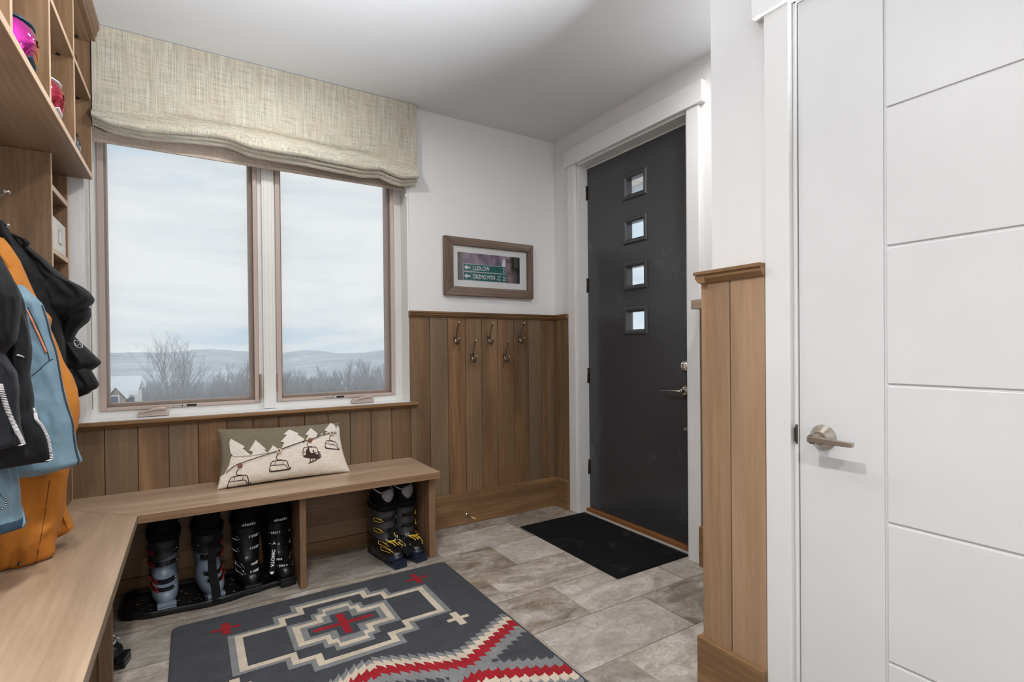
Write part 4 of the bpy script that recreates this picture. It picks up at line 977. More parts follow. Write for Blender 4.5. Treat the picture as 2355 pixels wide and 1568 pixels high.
bt = make_boot(STB, 1, 'black ski boot nearest the bench divider', (-1.972, -.05, BZ-.005), math.radians(8), g2)
mb = MB(); a0, a1 = Vector((-.036, -.225, .215)), Vector((-.070, -.300, .075)); dr = (a1-a0).normalized(); sd = Vector((.97, 0, .235)).normalized(); sd = (sd-dr*sd.dot(dr)).normalized(); nn = sd.cross(dr).normalized()
if nn.y > 0: nn = -nn
w = .013; mb.prism([(-w, 0), (-w, 1), (-w*.4, 1.06), (w*.4, 1.06), (w, 1), (w, 0)], lambda a, b, d: a0 + (a1-a0)*b + sd*a + nn*d, 0, .003)
sp = part(bt, 'loose_strap', mb, 'b_lin', local=True)
mb = MB(); Ln = (a1-a0).length
text_mb(mb, 'ATOMIC', .019, lambda u, v, d: a1 + (a0-a1)*((.025+u)/Ln) + (-sd)*(-v+.0068)*-1*-1 + nn*(.0034+d), 0, 1.05, bold=.0006)
tp = a0 + (a1-a0)*.20
for ang in (90, 210, 330):
    r = math.radians(ang); e1 = sd*math.cos(r) - dr*math.sin(r); e2 = sd*-math.sin(r) - dr*math.cos(r)
    mb.add([tp+nn*.0036+e2*.0025, tp+nn*.0036-e2*.0025, tp+nn*.0036+e1*.011], [(0, 1, 2)])
for a, b in ((-.010, .985), (.002, .985)): pass
mb.add([a1+nn*.0036-sd*.009+dr*-.004, a1+nn*.0036+sd*.009+dr*-.004, a1+nn*.0036+sd*.004+dr*.007, a1+nn*.0036-sd*.004+dr*.007], [(0, 1, 2, 3)])
part(sp, 'lettering', mb, 'sgnw', local=True, fix=False)
def yellow_extras(bt, hang):
    mb = MB(); ly, lx = .152, .0535
    SH2 = [(a, b, c, d, k, t) for a, b, c, d, k, t in SHELL]
    for q0, q1 in ((0.2, 2.6),):
        A = []
        for i in range(17):
            a = math.radians(-140+100*i/16); A.append([on(SHELL, q0, a, .0008), on(SHELL, q1, a, .0008), on(SHELL, q1, a, .0035), on(SHELL, q0, a, .0035)])
        mb.rings(A, 0, True)
    part(bt, 'toe_cap', mb, 'b_navy', local=True)
    mb = MB()
    for dx in (-.012, .004, .018): mb.tube(smoothpath([(dx-.012, -.232, .118), (dx, -.246, .113), (dx+.01, -.262, .101)]), .003, 6)
    mb.tube(smoothpath([(-.03, -.225, .122), (0, -.240, .121), (.034, -.232, .117)]), .0035, 6)
    part(bt, 'instep_ladder', mb, 'b_yel', local=True)
    if hang:
        mb = MB(); a0, a1 = Vector((-.005, -.215, .165)), Vector((.062, -.285, .055)); dr = (a1-a0).normalized(); sd = Vector((.86, 0, .5)); sd = (sd-dr*sd.dot(dr)).normalized(); nn = sd.cross(dr).normalized()
        if nn.y > 0: nn = -nn
        w = .018; mb.prism([(-w, 0), (-w, 1.05), (w, 1), (w, 0)], lambda a, b, d: a0+(a1-a0)*b+sd*a+nn*d, 0, .003)
        s2 = part(bt, 'hanging_strap', mb, 'b_lin', local=True); mb = MB(); rr = random.Random(3)
        for j in range(26):
            f = .12+.62*rr.random(); s3 = (rr.random()-.5)*.022; p = a0+(a1-a0)*f+sd*s3+nn*.0034; h = .0022
            mb.add([p-sd*h-dr*h, p+sd*h-dr*h, p+sd*h+dr*h, p-sd*h+dr*h], [(0, 1, 2, 3)], 0 if rr.random() < .75 else 1)
        part(s2, 'strap_print', mb, ['b_yel', 'sgnw'], local=True, fix=False)
b = make_boot(STC, -1, 'navy and black ski boot with yellow buckles and a printed strap hanging off its front', (-1.436, -.15, 0), math.radians(9), g3); yellow_extras(b, True)
b = make_boot(STC, 1, 'navy and black ski boot with yellow buckles nearest the bench end panel', (-1.318, -.13, 0), math.radians(10), g3); yellow_extras(b, False)
b = make_boot(STB, 1, 'black boot mostly hidden under the left bench behind its post', (-2.86, -.655, 0), math.radians(79), 'black ski boots under the left bench')

# ------------------------------------------------------------------ rug
mb = MB(); rx0, rx1, ry0, ry1, rz = -2.405, -1.163, -.533, -2.40, .012
def rring(ins, z, r=.03):
    P = []
    for cx, cy, a0 in ((rx1-r, ry0-r, 0), (rx0+r, ry0-r, 90), (rx0+r, ry1+r, 180), (rx1-r, ry1+r, 270)):
        for k in range(7): a = math.radians(a0+15*k); P.append(Vector((cx+(r-ins)*math.cos(a), cy+(r-ins)*math.sin(a), z)))
    return P
mb.rings([rring(.004, .0005), rring(0, .003), rring(.0, .008), rring(.004, .0112), rring(.010, rz)], 0, True)
TOP = rz+.0004
def poly(pts, mi, z=TOP):
    tri = tessellate_polygon([[Vector((x, y, 0)) for x, y in pts]])
    vs = [(x, y, z) for x, y in pts]
    fs = [tuple(t) for t in tri]
    fs = [f if (Vector(vs[f[1]])-Vector(vs[f[0]])).cross(Vector(vs[f[2]])-Vector(vs[f[0]])).z > 0 else f[::-1] for f in fs]
    mb.add(vs, fs, mi)
CX, CYR = -1.785, -.894
def step(hw, hh, n, dx, dy):
    """half-size of plain block, then steps (half-width, half-height)"""
    pass
def stepped(levels):
    """levels: [(half-width, half-height)] widest first; returns outline"""
    q = []
    for i, (w, h) in enumerate(levels):
        q.append((w, h)) if i == 0 else q.extend([(w, levels[i-1][1]), (w, h)])
    up = q; P = [(CX+w, CYR+h) for w, h in up] + [(CX-w, CYR+h) for w, h in reversed(up)]
    return P + [(CX-w, CYR-h) for w, h in up] + [(CX+w, CYR-h) for w, h in reversed(up)]
Z = TOP; dz = .00012
def med(levels, mi, i): poly(stepped(levels), mi, TOP+dz*i)
med([(.426, .153), (.252, .218), (.174, .280)], 1, 0)
med([(.402, .137), (.233, .196), (.154, .255)], 2, 1)
med([(.374, .112), (.209, .172), (.128, .229)], 0, 2)
med([(.213, .103), (.112, .178)], 1, 3) if False else None
med([(.213, .104), (.110, .150), (.075, .190)], 1, 3)
med([(.194, .083), (.093, .130), (.058, .170)], 2, 4)
med([(.168, .056), (.072, .104), (.050, .144)], 1, 5)
med([(.143, .036), (.042, .100)], 0, 6)
def cross(cx, cy, ax, ay, t1, t2, mi, i=7):
    poly([(cx-ax, cy-t1), (cx-t2, cy-t1), (cx-t2, cy-ay), (cx+t2, cy-ay), (cx+t2, cy-t1), (cx+ax, cy-t1), (cx+ax, cy+t1), (cx+t2, cy+t1), (cx+t2, cy+ay), (cx-t2, cy+ay), (cx-t2, cy+t1), (cx-ax, cy+t1)], mi, TOP+dz*i)
cross(CX-.002, CYR+.002, .121, .088, .011, .0155, 3)
cross(-2.213, -.670, .054, .049, .0095, .0145, 3); cross(-1.371, -.660, .057, .057, .0095, .0135, 3)
cross(-1.363, -1.119, .05, .056, .011, .016, 2, 1); cross(-2.207, -1.119, .05, .056, .011, .016, 2, 1)
YM = -1.466
def zc(x):
    return interp([(0, -1.295), (.03, -1.295), (.285, -1.418), (.33, -1.418), (.60, -1.282), (.63, -1.27)], abs(x-CX))
def band(o0, o1, mi, i, mir=False):
    x = rx0+.012; per = .031; k = 0; V = []
    while x < rx1-.012:
        x2 = min(x+per, rx1-.012); sgn = 1 if x < CX else -1
        for xx, tth in ((x, 0), (x+per*.28, .5), (x+per*.34, -.5), (x2, 0)):
            xx = min(xx, rx1-.012); V.append((xx, zc(xx), tth*(.019+.014*rnd.random())*sgn))
        x = x2
    vs = []
    for xx, y, t in V:
        a, b = y+o0+t, y+o1+t
        if mir: a, b = 2*YM-b, 2*YM-a
        vs += [(xx, a, TOP+dz*i), (xx, b, TOP+dz*i)]
    fs = []
    for q in range(len(V)-1): fs.append((2*q, 2*q+1, 2*q+3, 2*q+2))
    mb.add(vs, fs, mi)
for mr in (False, True):
    k = .5 if mr else 0; band(-.082, .090, 1, 1+k, mr); band(.0, .062, 2, 2+k, mr); band(-.027, .026, 3, 3+k, mr)
# second medallion, beyond the bottom of the frame
CYR = 2*YM+.894
med([(.426, .153), (.252, .218), (.174, .280)], 1, 0); med([(.402, .137), (.233, .196), (.154, .255)], 2, 1); med([(.374, .112), (.209, .172), (.128, .229)], 0, 2); med([(.213, .104), (.110, .150), (.075, .190)], 1, 3); med([(.194, .083), (.093, .130), (.058, .170)], 2, 4); med([(.168, .056), (.072, .104), (.050, .144)], 1, 5); med([(.143, .036), (.042, .100)], 0, 6)
cross(CX, CYR, .121, .088, .011, .0155, 3)
tag(link('rug', mb, ['w_dark', 'w_grey', 'w_cream', 'w_red'], fix=False), 'charcoal wool rug with stepped medallion, crosses and red zigzag on the tile floor', 'rug')

# ------------------------------------------------------------------ door mat
t = NT('ribbed_black_mat'); v = t.coord((1, 1, 1)); n1 = t.noise(v, 7, 5, .65, .5); n2 = t.noise(v, 240, 3, .7)
col = t.mix(t.math('MULTIPLY', t.ramp(n1, [(.55, (0, 0, 0)), (.75, (1, 1, 1))]), .25), L((24, 24, 25)), L((84, 82, 80)))
t.base(t.mix(t.math('MULTIPLY', t.ramp(n2, [(.72, (0, 0, 0)), (.8, (1, 1, 1))]), .5), col, L((110, 110, 108)))); t.p.inputs['Roughness'].default_value = .95; t.p.inputs['Specular IOR Level'].default_value = .1; t.bump(n2, .8, .004); M['matt'] = t.m
T = thing('door_mat', 'black ribbed door mat at the foot of the charcoal front door', 'door mat', (-.25, -.75, 0))
x0, x1, y0, y1 = -.513, .030, -.287, -1.198
part(T, 'rubber_base', MB().box(x0, x1, y1, y0, .0005, .003), 'black')
mb = MB(); nr = 150
prof = [(x0+.004 + (x1-x0-.008)*i/nr, .0070 if i % 2 else .0048) for i in range(nr+1)]
vs = [(x, y, z) for x, z in prof for y in (y1+.004, y0-.004)]
mb.add(vs, [(2*i, 2*i+2, 2*i+3, 2*i+1) for i in range(nr)], 0)
mb.box(x0+.004, x1-.004, y1+.004, y0-.004, .0031, .0047)
part(T, 'ribbed_pile', mb, 'matt', fix=False)

# ------------------------------------------------------------------ garments on the wall hooks
def garment(left, right, Y, Tk, seed=0, n=80, K=56, fold=.010, cap=True, power=.75, Ymap=None, open_=False):
    """outlines (pixel rows) unprojected onto the garment's own plane y=Y, then given real thickness Tk and drape"""
    def tab(T_): return sorted([(y, x) for x, y in T_])
    Lt, Rt = tab(left), tab(right); y0 = max(Lt[0][0], Rt[0][0]); y1 = min(Lt[-1][0], Rt[-1][0]); rr = random.Random(seed); ph = [rr.random()*6.28 for _ in range(6)]
    rg = []
    for i in range(n+1):
        py = y0+(y1-y0)*i/n; Yc = Y if Ymap is None else interp(Ymap, py)
        a, b = at(interp(Lt, py), py, 'y', Yc), at(interp(Rt, py), py, 'y', Yc)
        xa = max(a.x, XL+.004); xb = b.x; z = (a.z+b.z)/2; w = max((xb-xa)/2, .004); xm = (xa+xb)/2; R = []
        tk = Tk*min(1, .35+w/.10) * (1 if cap is False else min(1, .45+1.2*math.sin(PI*min(1, max(.02, i/n)))**.5))
        for k in range(K):
            an = 2*PI*k/K; c, s_ = math.cos(an), math.sin(an)
            x = xm + w*math.copysign(abs(c)**power, c); y = Yc + tk*math.copysign(abs(s_)**.9, s_)
            u = (x-xm)/w
            fz = math.sin(u*5+z*4+ph[0])*.6 + math.sin(u*9-z*7+ph[1])*.4 + noise.noise((u*2.2, z*6, seed*3.1))*1.2
            cr = (1-min(1, abs(noise.noise((u*1.6+z*1.5, z*4.5-u, seed*1.7)))*3.2))**2 + .7*(1-min(1, abs(noise.noise((u*3.1-z*2, z*9, seed*2.9)))*4))**2
            y += (fold*fz - 1.5*fold*cr*(1 if s_ < 0 else -1))*abs(s_)*(1 if s_ < 0 else .4)
            x += .3*fold*noise.noise((z*14, an*1.5, seed+.5))*abs(c)
            x = max(x, XL+.003)
            R.append(Vector((x, y, z + .2*fold*noise.noise((x*12, y*12, seed)))))
        rg.append(R)
    mb = MB(); mb.rings(rg, 0, True); return mb
def stick(mbs, px, py, off=.003):
    """point where the line of sight meets the garment, lifted off the cloth"""
    d = ray(px, py).normalized(); best = None
    for t in mbs:
        h = t.ray_cast(CAM, d)
        if h[0] is not None and (best is None or h[3] < best[1]): best = (h[0], h[3], h[1])
    if best is None: return None
    return best[0] - d*off
def bvh(mb): return BVHTree.FromPolygons([tuple(v) for v in mb.v], [tuple(f) for f in mb.f])
def stuck(trees_, pts, off=.003):
    out = []
    for x, y in pts:
        p = None
        for dx in (0, -2, -4, -7, -11): 
            p = stick(trees_, x+dx, y, off)
            if p: break
        if p: out.append(p)
    return out
def dense(pts, n=5):
    return [(p.x, p.y) for p in smoothpath([(x, y, 0) for x, y in pts], n)]
# black hooded jacket (furthest)
T = thing('ski_jacket', 'black hooded ski jacket hanging furthest in, next to the cubby tower', 'jacket', (-2.8, -.52, 1.2), 0, 'ski jackets on the wall hooks')
A = garment([(-40, 507), (-60, 700), (-60, 1010)], [(6, 507), (30, 540), (70, 590), (110, 640), (135, 720), (150, 800), (158, 900), (158, 1010)], -.60, .07, 3)
part(T, 'body', A, 'j_black')
Hd = garment([(8, 540), (30, 570), (55, 600), (75, 640), (88, 690), (105, 735), (110, 745)], [(40, 540), (66, 566), (100, 592), (132, 622), (160, 643), (190, 657), (208, 670), (219, 686), (214, 697), (196, 707), (172, 728), (140, 742), (118, 745)], -.55, .085, 4, 40, fold=.008)
part(T, 'hood', Hd, 'j_black')
part(T, 'hood_tab', garment([(22, 540), (32, 548), (45, 568)], [(30, 540), (60, 548), (70, 558), (62, 568)], -.60, .02, 8, 12, fold=.002), 'j_black')
part(T, 'collar', garment([(90, 690), (105, 735), (130, 790), (150, 800)], [(180, 690), (207, 705), (210, 722), (204, 738), (182, 757), (166, 785), (158, 800)], -.53, .06, 5, 26, fold=.006), 'j_black')
S1 = garment([(95, 715), (110, 780), (130, 850), (150, 905)], [(118, 715), (142, 735), (160, 755), (172, 775), (196, 797), (216, 815), (235, 834), (222, 846), (196, 860), (172, 880), (158, 905)], -.50, .065, 6, 44, fold=.007)
part(T, 'sleeve', S1, 'j_black')
part(T, 'sleeve', garment([(120, 845), (140, 880), (150, 920)], [(205, 845), (216, 862), (228, 886), (222, 896), (210, 900), (206, 906), (178, 915), (156, 920)], -.53, .05, 7, 24, fold=.006), 'j_black')
tb = [bvh(S1)]
c0 = (180, 791); ring = stuck(tb, [(c0[0]+10*math.cos(a)*1.0, c0[1]+8*math.sin(a)+4*math.cos(a)) for a in [2*PI*k/20 for k in range(21)]], .002)
mb = MB(); mb.tube(ring, .0011, 5)
cv = stuck(tb, [(173, 789), (176, 795), (181, 793), (183, 787), (187, 796)], .002)
if len(cv) > 1: mb.tube(cv, .0010, 5)
part(T, 'round_logo', mb, 'sgnw')
# mustard bib / pants
T = thing('ski_pants', 'mustard ski pants hanging behind the slate blue jacket, hem near the bench', 'pants', (-2.8, -.85, .95))
A = garment([(-60, 545), (-60, 1090), (-60, 1304)], [(2, 538), (22, 560), (46, 596), (64, 640), (80, 672), (100, 708), (114, 722), (122, 733), (116, 752), (124, 776), (132, 800), (146, 834), (166, 868), (178, 900), (182, 935), (183, 965), (180, 990), (172, 1012), (160, 1060), (160, 1090), (152, 1140), (147, 1185), (140, 1220), (130, 1245), (126, 1270), (124, 1292), (90, 1302), (20, 1304)], -.865, .06, 11, 90, fold=.013)
part(T, 'leg', A, 'j_must')
B2 = garment([(95, 1150), (110, 1200), (118, 1236)], [(148, 1150), (156, 1180), (166, 1200), (172, 1215), (160, 1224), (140, 1232), (130, 1236)], -.75, .05, 12, 24, fold=.010)
part(T, 'leg', B2, 'j_must')
tb = [bvh(A)]
for x, y in ((48, 1296), (117, 1285)):
    p = stick(tb, x, y, .001)
    if p:
        mb = MB(); mb.lathe([(.001, .004), (.005, .004), (.0075, .001), (.0075, -.001)], p, -ray(x, y), 14); part(T, 'snap', mb, 'bronze')
mb = MB(); mb.tube(stuck(tb, dense([(114, 1105), (108, 1150), (102, 1190), (95, 1230), (88, 1265), (82, 1300)]), .0008), .0011, 4); part(T, 'seam', mb, plain('dark_mustard_thread', (120, 74, 26), .8))
# slate blue jacket
T = thing('ski_jacket', 'slate blue ski jacket with an orange pocket zip', 'jacket', (-2.78, -1.0, 1.0), 0, 'ski jackets on the wall hooks')
A = garment([(-50, 655), (-50, 900), (-50, 1100)], [(56, 655), (78, 676), (97, 696), (110, 735), (118, 770), (130, 806), (138, 850), (147, 900), (158, 940), (168, 970), (172, 1005), (178, 1040), (190, 1073), (170, 1082), (156, 1085), (140, 1088), (118, 1096), (50, 1100)], -1.0, .065, 21, 80, fold=.008)
part(T, 'body', A, 'j_blue')
tb = [bvh(A)]
zpth = dense([(97, 702), (109, 738), (117, 772), (129, 808), (137, 850), (146, 900), (157, 940), (167, 970), (171, 1005), (177, 1040), (188, 1072)], 4)
mb = MB(); mb.tube(stuck(tb, [(x-1.5, y) for x, y in zpth], .002), .0032, 6); part(T, 'front_zip', mb, 'dk_teal')
mb = MB(); pk = stuck(tb, dense([(62, 712), (76, 742), (88, 768), (100, 795), (106, 810)], 4), .002); mb.tube(pk, [.004]*3+[.0062]*(len(pk)-3), 6, flat=.5); part(T, 'pocket_zip', mb, 'orange')
mb = MB(); mb.tube(stuck(tb, dense([(64, 706), (92, 765), (108, 806), (114, 830)], 4), .0012), .0014, 5); mb.tube(stuck(tb, dense([(72, 865), (90, 850), (112, 830), (122, 826)], 4), .0012), .0011, 5); part(T, 'seam', mb, 'dk_teal')
Sv = garment([(-55, 1060), (-55, 1226)], [(30, 1060), (40, 1100), (46, 1135), (48, 1170), (52, 1190), (56, 1206), (20, 1222), (-10, 1226)], -1.18, .055, 22, 30, fold=.007)
s = part(T, 'sleeve', Sv, 'j_blue'); tb = [bvh(Sv)]
cuffp = garment([(-56, 1196), (-56, 1229)], [(54, 1190), (60, 1208), (58, 1216), (20, 1225), (-10, 1229)], -1.18, .060, 22, 10, fold=.004, cap=False)
part(s, 'cuff', cuffp, 'velcro')
mb = MB(); tabp = stuck([bvh(cuffp), bvh(Sv)], [(52, 1168), (54, 1185), (57, 1200), (59, 1212)], .004)
if len(tabp) > 2: mb.tube(tabp, [.006, .008, .009, .005], 6, flat=.35)
part(s, 'cuff_tab', mb, 'j_blue')
mb = MB(); cord = stuck(tb, dense([(2, 1138), (10, 1142), (14, 1152), (12, 1163), (4, 1170)], 4), .003)
for i, p in enumerate(cord): mb.sphere(p, .0022, i % 2, 4)
part(s, 'elastic_cord', mb, ['black', 'sgnw'])
# black jacket with white zips (nearest)
T = thing('ski_jacket', 'black ski jacket with white zips, closest to the camera', 'jacket', (-2.78, -1.2, 1.0), 0, 'ski jackets on the wall hooks')
A = garment([(-60, 585), (-60, 820), (-60, 1080)], [(0, 585), (10, 605), (26, 630), (44, 662), (53, 686), (58, 716), (66, 760), (71, 800), (70, 830), (66, 856), (70, 880), (76, 915), (77, 945), (88, 965), (98, 985), (110, 1010), (118, 1040), (122, 1066), (95, 1069), (40, 1074), (5, 1080)], -1.22, .055, 31, 80, fold=.010)
part(T, 'body', A, 'j_navy')
F2 = garment([(-60, 770), (-60, 900), (-60, 1034)], [(-4, 770), (6, 810), (22, 835), (38, 858), (44, 900), (44, 945), (48, 985), (56, 1010), (59, 1026), (30, 1032), (-10, 1034)], -1.31, .05, 32, 50, fold=.009)
part(T, 'front_flap', F2, 'j_char')
S3 = garment([(-60, 600), (-60, 700), (-60, 820)], [(6, 600), (22, 626), (40, 656), (48, 682), (46, 720), (42, 755), (36, 785), (20, 800), (5, 820)], -1.30, .06, 33, 40, fold=.009)
part(T, 'sleeve', S3, 'j_navy')
tb = [bvh(A), bvh(F2)]
def zipper(tb, pts, r):
    mb = MB(); P = stuck(tb, dense(pts, 10), .003)
    if len(P) < 2: return mb
    mb.tube(P, r*.7, 6, 1)
    acc = 0
    for a, b in zip(P, P[1:]):
        n = max(1, int((b-a).length/.0036))
        for k in range(n): mb.sphere(a+(b-a)*k/n, r, 0, 4, (1.2, 1, .32))
    return mb
part(T, 'front_zip', zipper([bvh(F2)], [(0, 884), (10, 920), (22, 955), (36, 985), (48, 1010), (56, 1029)], .0055), ['zip', 'black'])
part(T, 'hem_zip', zipper(tb, [(80, 950), (84, 964), (96, 980), (108, 1005), (115, 1035), (119, 1065)], .0046), ['zip', 'black'])
mb = MB(); p1 = stuck([bvh(A)], [(40, 816), (46, 818), (54, 821)], .004)
if len(p1) > 1: mb.tube(p1, .0026, 6)
p1 = stuck(tb, [(77, 938), (79, 944), (81, 950)], .004)
if len(p1) > 1: mb.tube(p1, .003, 6)
part(T, 'zip_pull', mb, 'grey_pl')

# ------------------------------------------------------------------ ceiling downlights
dl = None
for i, (x, y) in enumerate(((-1.925, -.80), (-.38, -1.78), (-2.38, -2.35), (-2.38, -3.9))):  # first one shows at the frame edge; the other three are added, unseen fill
    lb = ['recessed downlight in the ceiling above the window bench', 'added fill downlight, hidden in the nook right of the front door', 'added fill downlight in the ceiling, out of view near the camera', 'added fill downlight in the ceiling, unseen at the back of the hall'][i]
    if dl is None:
        dl = thing('downlight', lb, 'ceiling light', (x, y, H), 0, 'ceiling downlights')
        mb = MB(); mb.lathe([(.052, -.0008), (.052, -.004), (.075, -.004), (.08, -.001), (.08, -.0004)], (0, 0, 0), (0, 0, 1), 32); part(dl, 'trim_ring', mb, 'white_pl', local=True)
        mb = MB(); mb.lathe([(.0515, -.0012), (.0515, -.0030), (.001, -.0030)], (0, 0, 0), (0, 0, 1), 32); part(dl, 'diffuser', mb, 'lamp', local=True)
    else: copy_tree(dl, (x, y, H), 0, lb)
    ld = bpy.data.lights.new('downlight_lamp', 'AREA'); ld.shape = 'DISK'; ld.size = .11; ld.energy = (11, 10, 19, 26)[i]; ld.color = (1, .992, .985); ld.spread = math.radians(174 if i < 2 else 135)
    lo = bpy.data.objects.new('downlight_lamp', ld); C.objects.link(lo); lo.location = (x, y, H-.008)

# unseen lamp added by the closet wall to bounce fill light off the ceiling
LP, LA = Vector((-1.03, -3.36, 1.0)), Vector((-1.95, -1.92, 2.7))
T = thing('unseen_fill_lamp', 'added fill lamp on a stand, out of view behind the camera, tipped up at the ceiling', 'fill lamp', (LP.x, LP.y-.02, 0))
mb = MB(); mb.lathe([(.001, 0), (.11, 0), (.11, .015), (.02, .03), (.001, .03)], (0, 0, 0), (0, 0, 1), 32); part(T, 'base', mb, 'nickel', local=True)
mb = MB(); mb.tube([(0, -.03, .03), (0, -.03, .9), (0, -.03, .94)], .012, 12); part(T, 'pole', mb, 'nickel', local=True)
ax = (LA-LP).normalized()
mb = MB(); mb.lathe([(.012, -.14), (.04, -.13), (.075, -.06), (.095, .0), (.097, .0), (.079, -.064), (.043, -.134), (.012, -.145)], (0, .02, 1.0), ax, 32); part(T, 'lamp_head', mb, 'nickel', local=True)
ld = bpy.data.lights.new('ceiling_bounce_lamp', 'AREA'); ld.shape = 'DISK'; ld.size = .18; ld.energy = 29; ld.spread = math.radians(62); ld.color = (.94, .97, 1)
lo = bpy.data.objects.new('ceiling_bounce_lamp', ld); C.objects.link(lo); lo.matrix_world = Matrix.Translation(LP+ax*.002) @ (-ax).to_track_quat('Z', 'Y').to_matrix().to_4x4()

# ------------------------------------------------------------------ outdoors
M['snow'] = plain('snow', (236, 239, 243), .9, 0, .1)
t = NT('hazy_snowy_hill'); n1 = t.noise(t.coord((.012, .012, .03)), 1, 6, .65); t.base(t.ramp(n1, [(.35, L((182, 191, 201))), (.6, L((204, 211, 218))), (.72, L((228, 231, 235)))])); t.p.inputs['Roughness'].default_value = 1; M['hill'] = t.m  # snow-dusted woods, with distance haze put into the pale colour
t = NT('hazy_winter_bark'); n1 = t.noise(t.coord((1, 1, .3)), 4, 3); t.base(t.ramp(n1, [(.3, L((140, 139, 140))), (.7, L((178, 177, 178)))])); t.p.inputs['Roughness'].default_value = .95; M['bark'] = t.m  # frosted grey bark, paled further by haze put into the colour
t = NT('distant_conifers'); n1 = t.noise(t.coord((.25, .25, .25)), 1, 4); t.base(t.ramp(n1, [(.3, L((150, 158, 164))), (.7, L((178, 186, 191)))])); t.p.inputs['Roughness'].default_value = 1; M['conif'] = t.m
def gz(x, y):
    """ground height: falls away below the house, rises again to the far hills"""
    base = -4.0 - min(y, 70)*.125 if y < 70 else -12.75 - min(y-70, 330)*.085
    return base + .5*noise.noise((x*.02, y*.02, 3))
def ghill(u, v):
    y = .9 + 399*v**2; x = (u-.5)*(60+y*3.4)+ .5*y
    return (x, y, gz(x, y))
mb = MB(); mb.grid(60, 50, ghill); tag(link('snow_field', mb, 'snow', fix=False), 'snow-covered ground sloping away outside the window', 'ground')['kind'] = 'structure'
def hill_mesh(y0, y1, prof, seed, rough):
    mb = MB()
    def fn(u, v):
        px = -700+3200*u; d = ray(px, 806); d = d/d.y; y = y0+(y1-y0)*v
        crest = interp(prof, px); top = CAM.z + (806-crest)/FPX*y1 + rough*noise.noise((px*.012, seed, 0)) + rough*.5*noise.noise((px*.04, seed, 2))
        z0 = -42; f = math.sin(min(1, v*1.0)*PI/2)**.8
        p = CAM + d*(y-CAM.y); z = z0 + (top-z0)*f + rough*1.5*noise.noise((p.x*.006, y*.006, seed))*math.sin(PI*v)
        return (p.x, y, z)
    mb.grid(160, 30, fn); return mb
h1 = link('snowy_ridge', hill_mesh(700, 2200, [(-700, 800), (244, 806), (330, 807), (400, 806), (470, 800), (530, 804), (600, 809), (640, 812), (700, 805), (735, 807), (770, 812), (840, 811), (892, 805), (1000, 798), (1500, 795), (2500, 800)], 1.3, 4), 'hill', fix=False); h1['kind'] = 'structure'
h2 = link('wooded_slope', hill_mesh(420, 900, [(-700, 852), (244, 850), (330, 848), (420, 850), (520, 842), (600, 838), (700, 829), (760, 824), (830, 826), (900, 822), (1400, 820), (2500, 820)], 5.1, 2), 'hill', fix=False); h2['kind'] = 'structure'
def bare_tree(seed, h, spread, nb=26):
    r = random.Random(seed); mb = MB()
    tk = [Vector((0, 0, 0))]
    for i in range(1, 9): tk.append(Vector((r.uniform(-.12, .12)*i*.4, r.uniform(-.12, .12)*i*.4, h*.92*i/8)))
    mb.tube(tk, [h*.012*(1-.11*i)+.008 for i in range(9)], 5)
    def tp(f): 
        x = f*8; i = min(int(x), 7); return tk[i]+(tk[i+1]-tk[i])*(x-i)
    def branch(p, d, ln, rad, lvl):
        pts = [p]; n = 3 if lvl else 4; dd = d.copy()
        for i in range(n):
            dd = (dd + Vector((r.uniform(-.22, .22), r.uniform(-.22, .22), r.uniform(-.02, .22)))).normalized(); pts.append(pts[-1]+dd*ln/n)
        mb.tube(pts, [rad*(1-.75*i/n) for i in range(n+1)], 3, caps=False)
        if lvl < 2:
            for k in range(7 if lvl == 0 else 5):
                f = r.uniform(.3, 1)*n; i = min(int(f), n-1); q = pts[i]+(pts[i+1]-pts[i])*(f-i); a = r.uniform(0, 2*PI)
                e = (dd + Vector((math.cos(a), math.sin(a), r.uniform(.0, .6)))*.75).normalized(); branch(q, e, ln*r.uniform(.35, .6), rad*.42, lvl+1)
    for k in range(nb):
        f = r.uniform(.28, .98); a = k*2.4+r.uniform(-.4, .4); el = .35+.9*f
        branch(tp(f), Vector((math.cos(a)*math.cos(el), math.sin(a)*math.cos(el), math.sin(el))), h*spread*(1.15-.75*f), h*.0045*(1.2-.7*f), 0)
    return mb
protos = []
for k in range(6):
    me_o = link('bare_tree', bare_tree(40+k, 1*10., .30+.02*(k % 3), 24), 'bark', fix=False); protos.append(me_o)
big = link('bare_tree', bare_tree(77, 12., .42, 30), 'bark', fix=False)
def put(o, px, ytop_px, Y, rz):
    d = ray(px, 806); d = d/d.y; p = CAM + d*(Y-CAM.y); g = gz(p.x, Y); top = CAM.z + (808-.0096*(px-439)-ytop_px)/FPX*(Y-CAM.y)/FW.y*1.0
    hgt = 12. if o.data is big.data else 10.
    s = max(.35, (top-g)/hgt); o.location = (p.x, Y, g-.1); o.rotation_euler = (0, 0, rz); o.scale = (min(s, 1.35), min(s, 1.35), s)
tag(big, 'tallest bare tree, spreading above the ridge line behind the left window pane', 'tree'); put(big, 388, 796, 62, .4)
b2 = big.copy(); C.objects.link(b2); tag(b2, 'second tall bare tree just right of the tallest, behind the left pane', 'tree'); put(b2, 424, 806, 66, 2.3)
cnt = 0
rt = random.Random(5)
def top_at(px): return interp([(240, 872), (300, 862), (350, 850), (440, 856), (490, 848), (520, 836), (560, 828), (590, 828), (640, 822), (700, 848), (740, 836), (780, 838), (810, 822), (850, 826), (892, 828), (960, 824), (1500, 824)], px)
spots = [(262+rt.uniform(-8, 8)+(i*668/110) % 668, 58+rt.uniform(0, 70)) for i in range(110)]
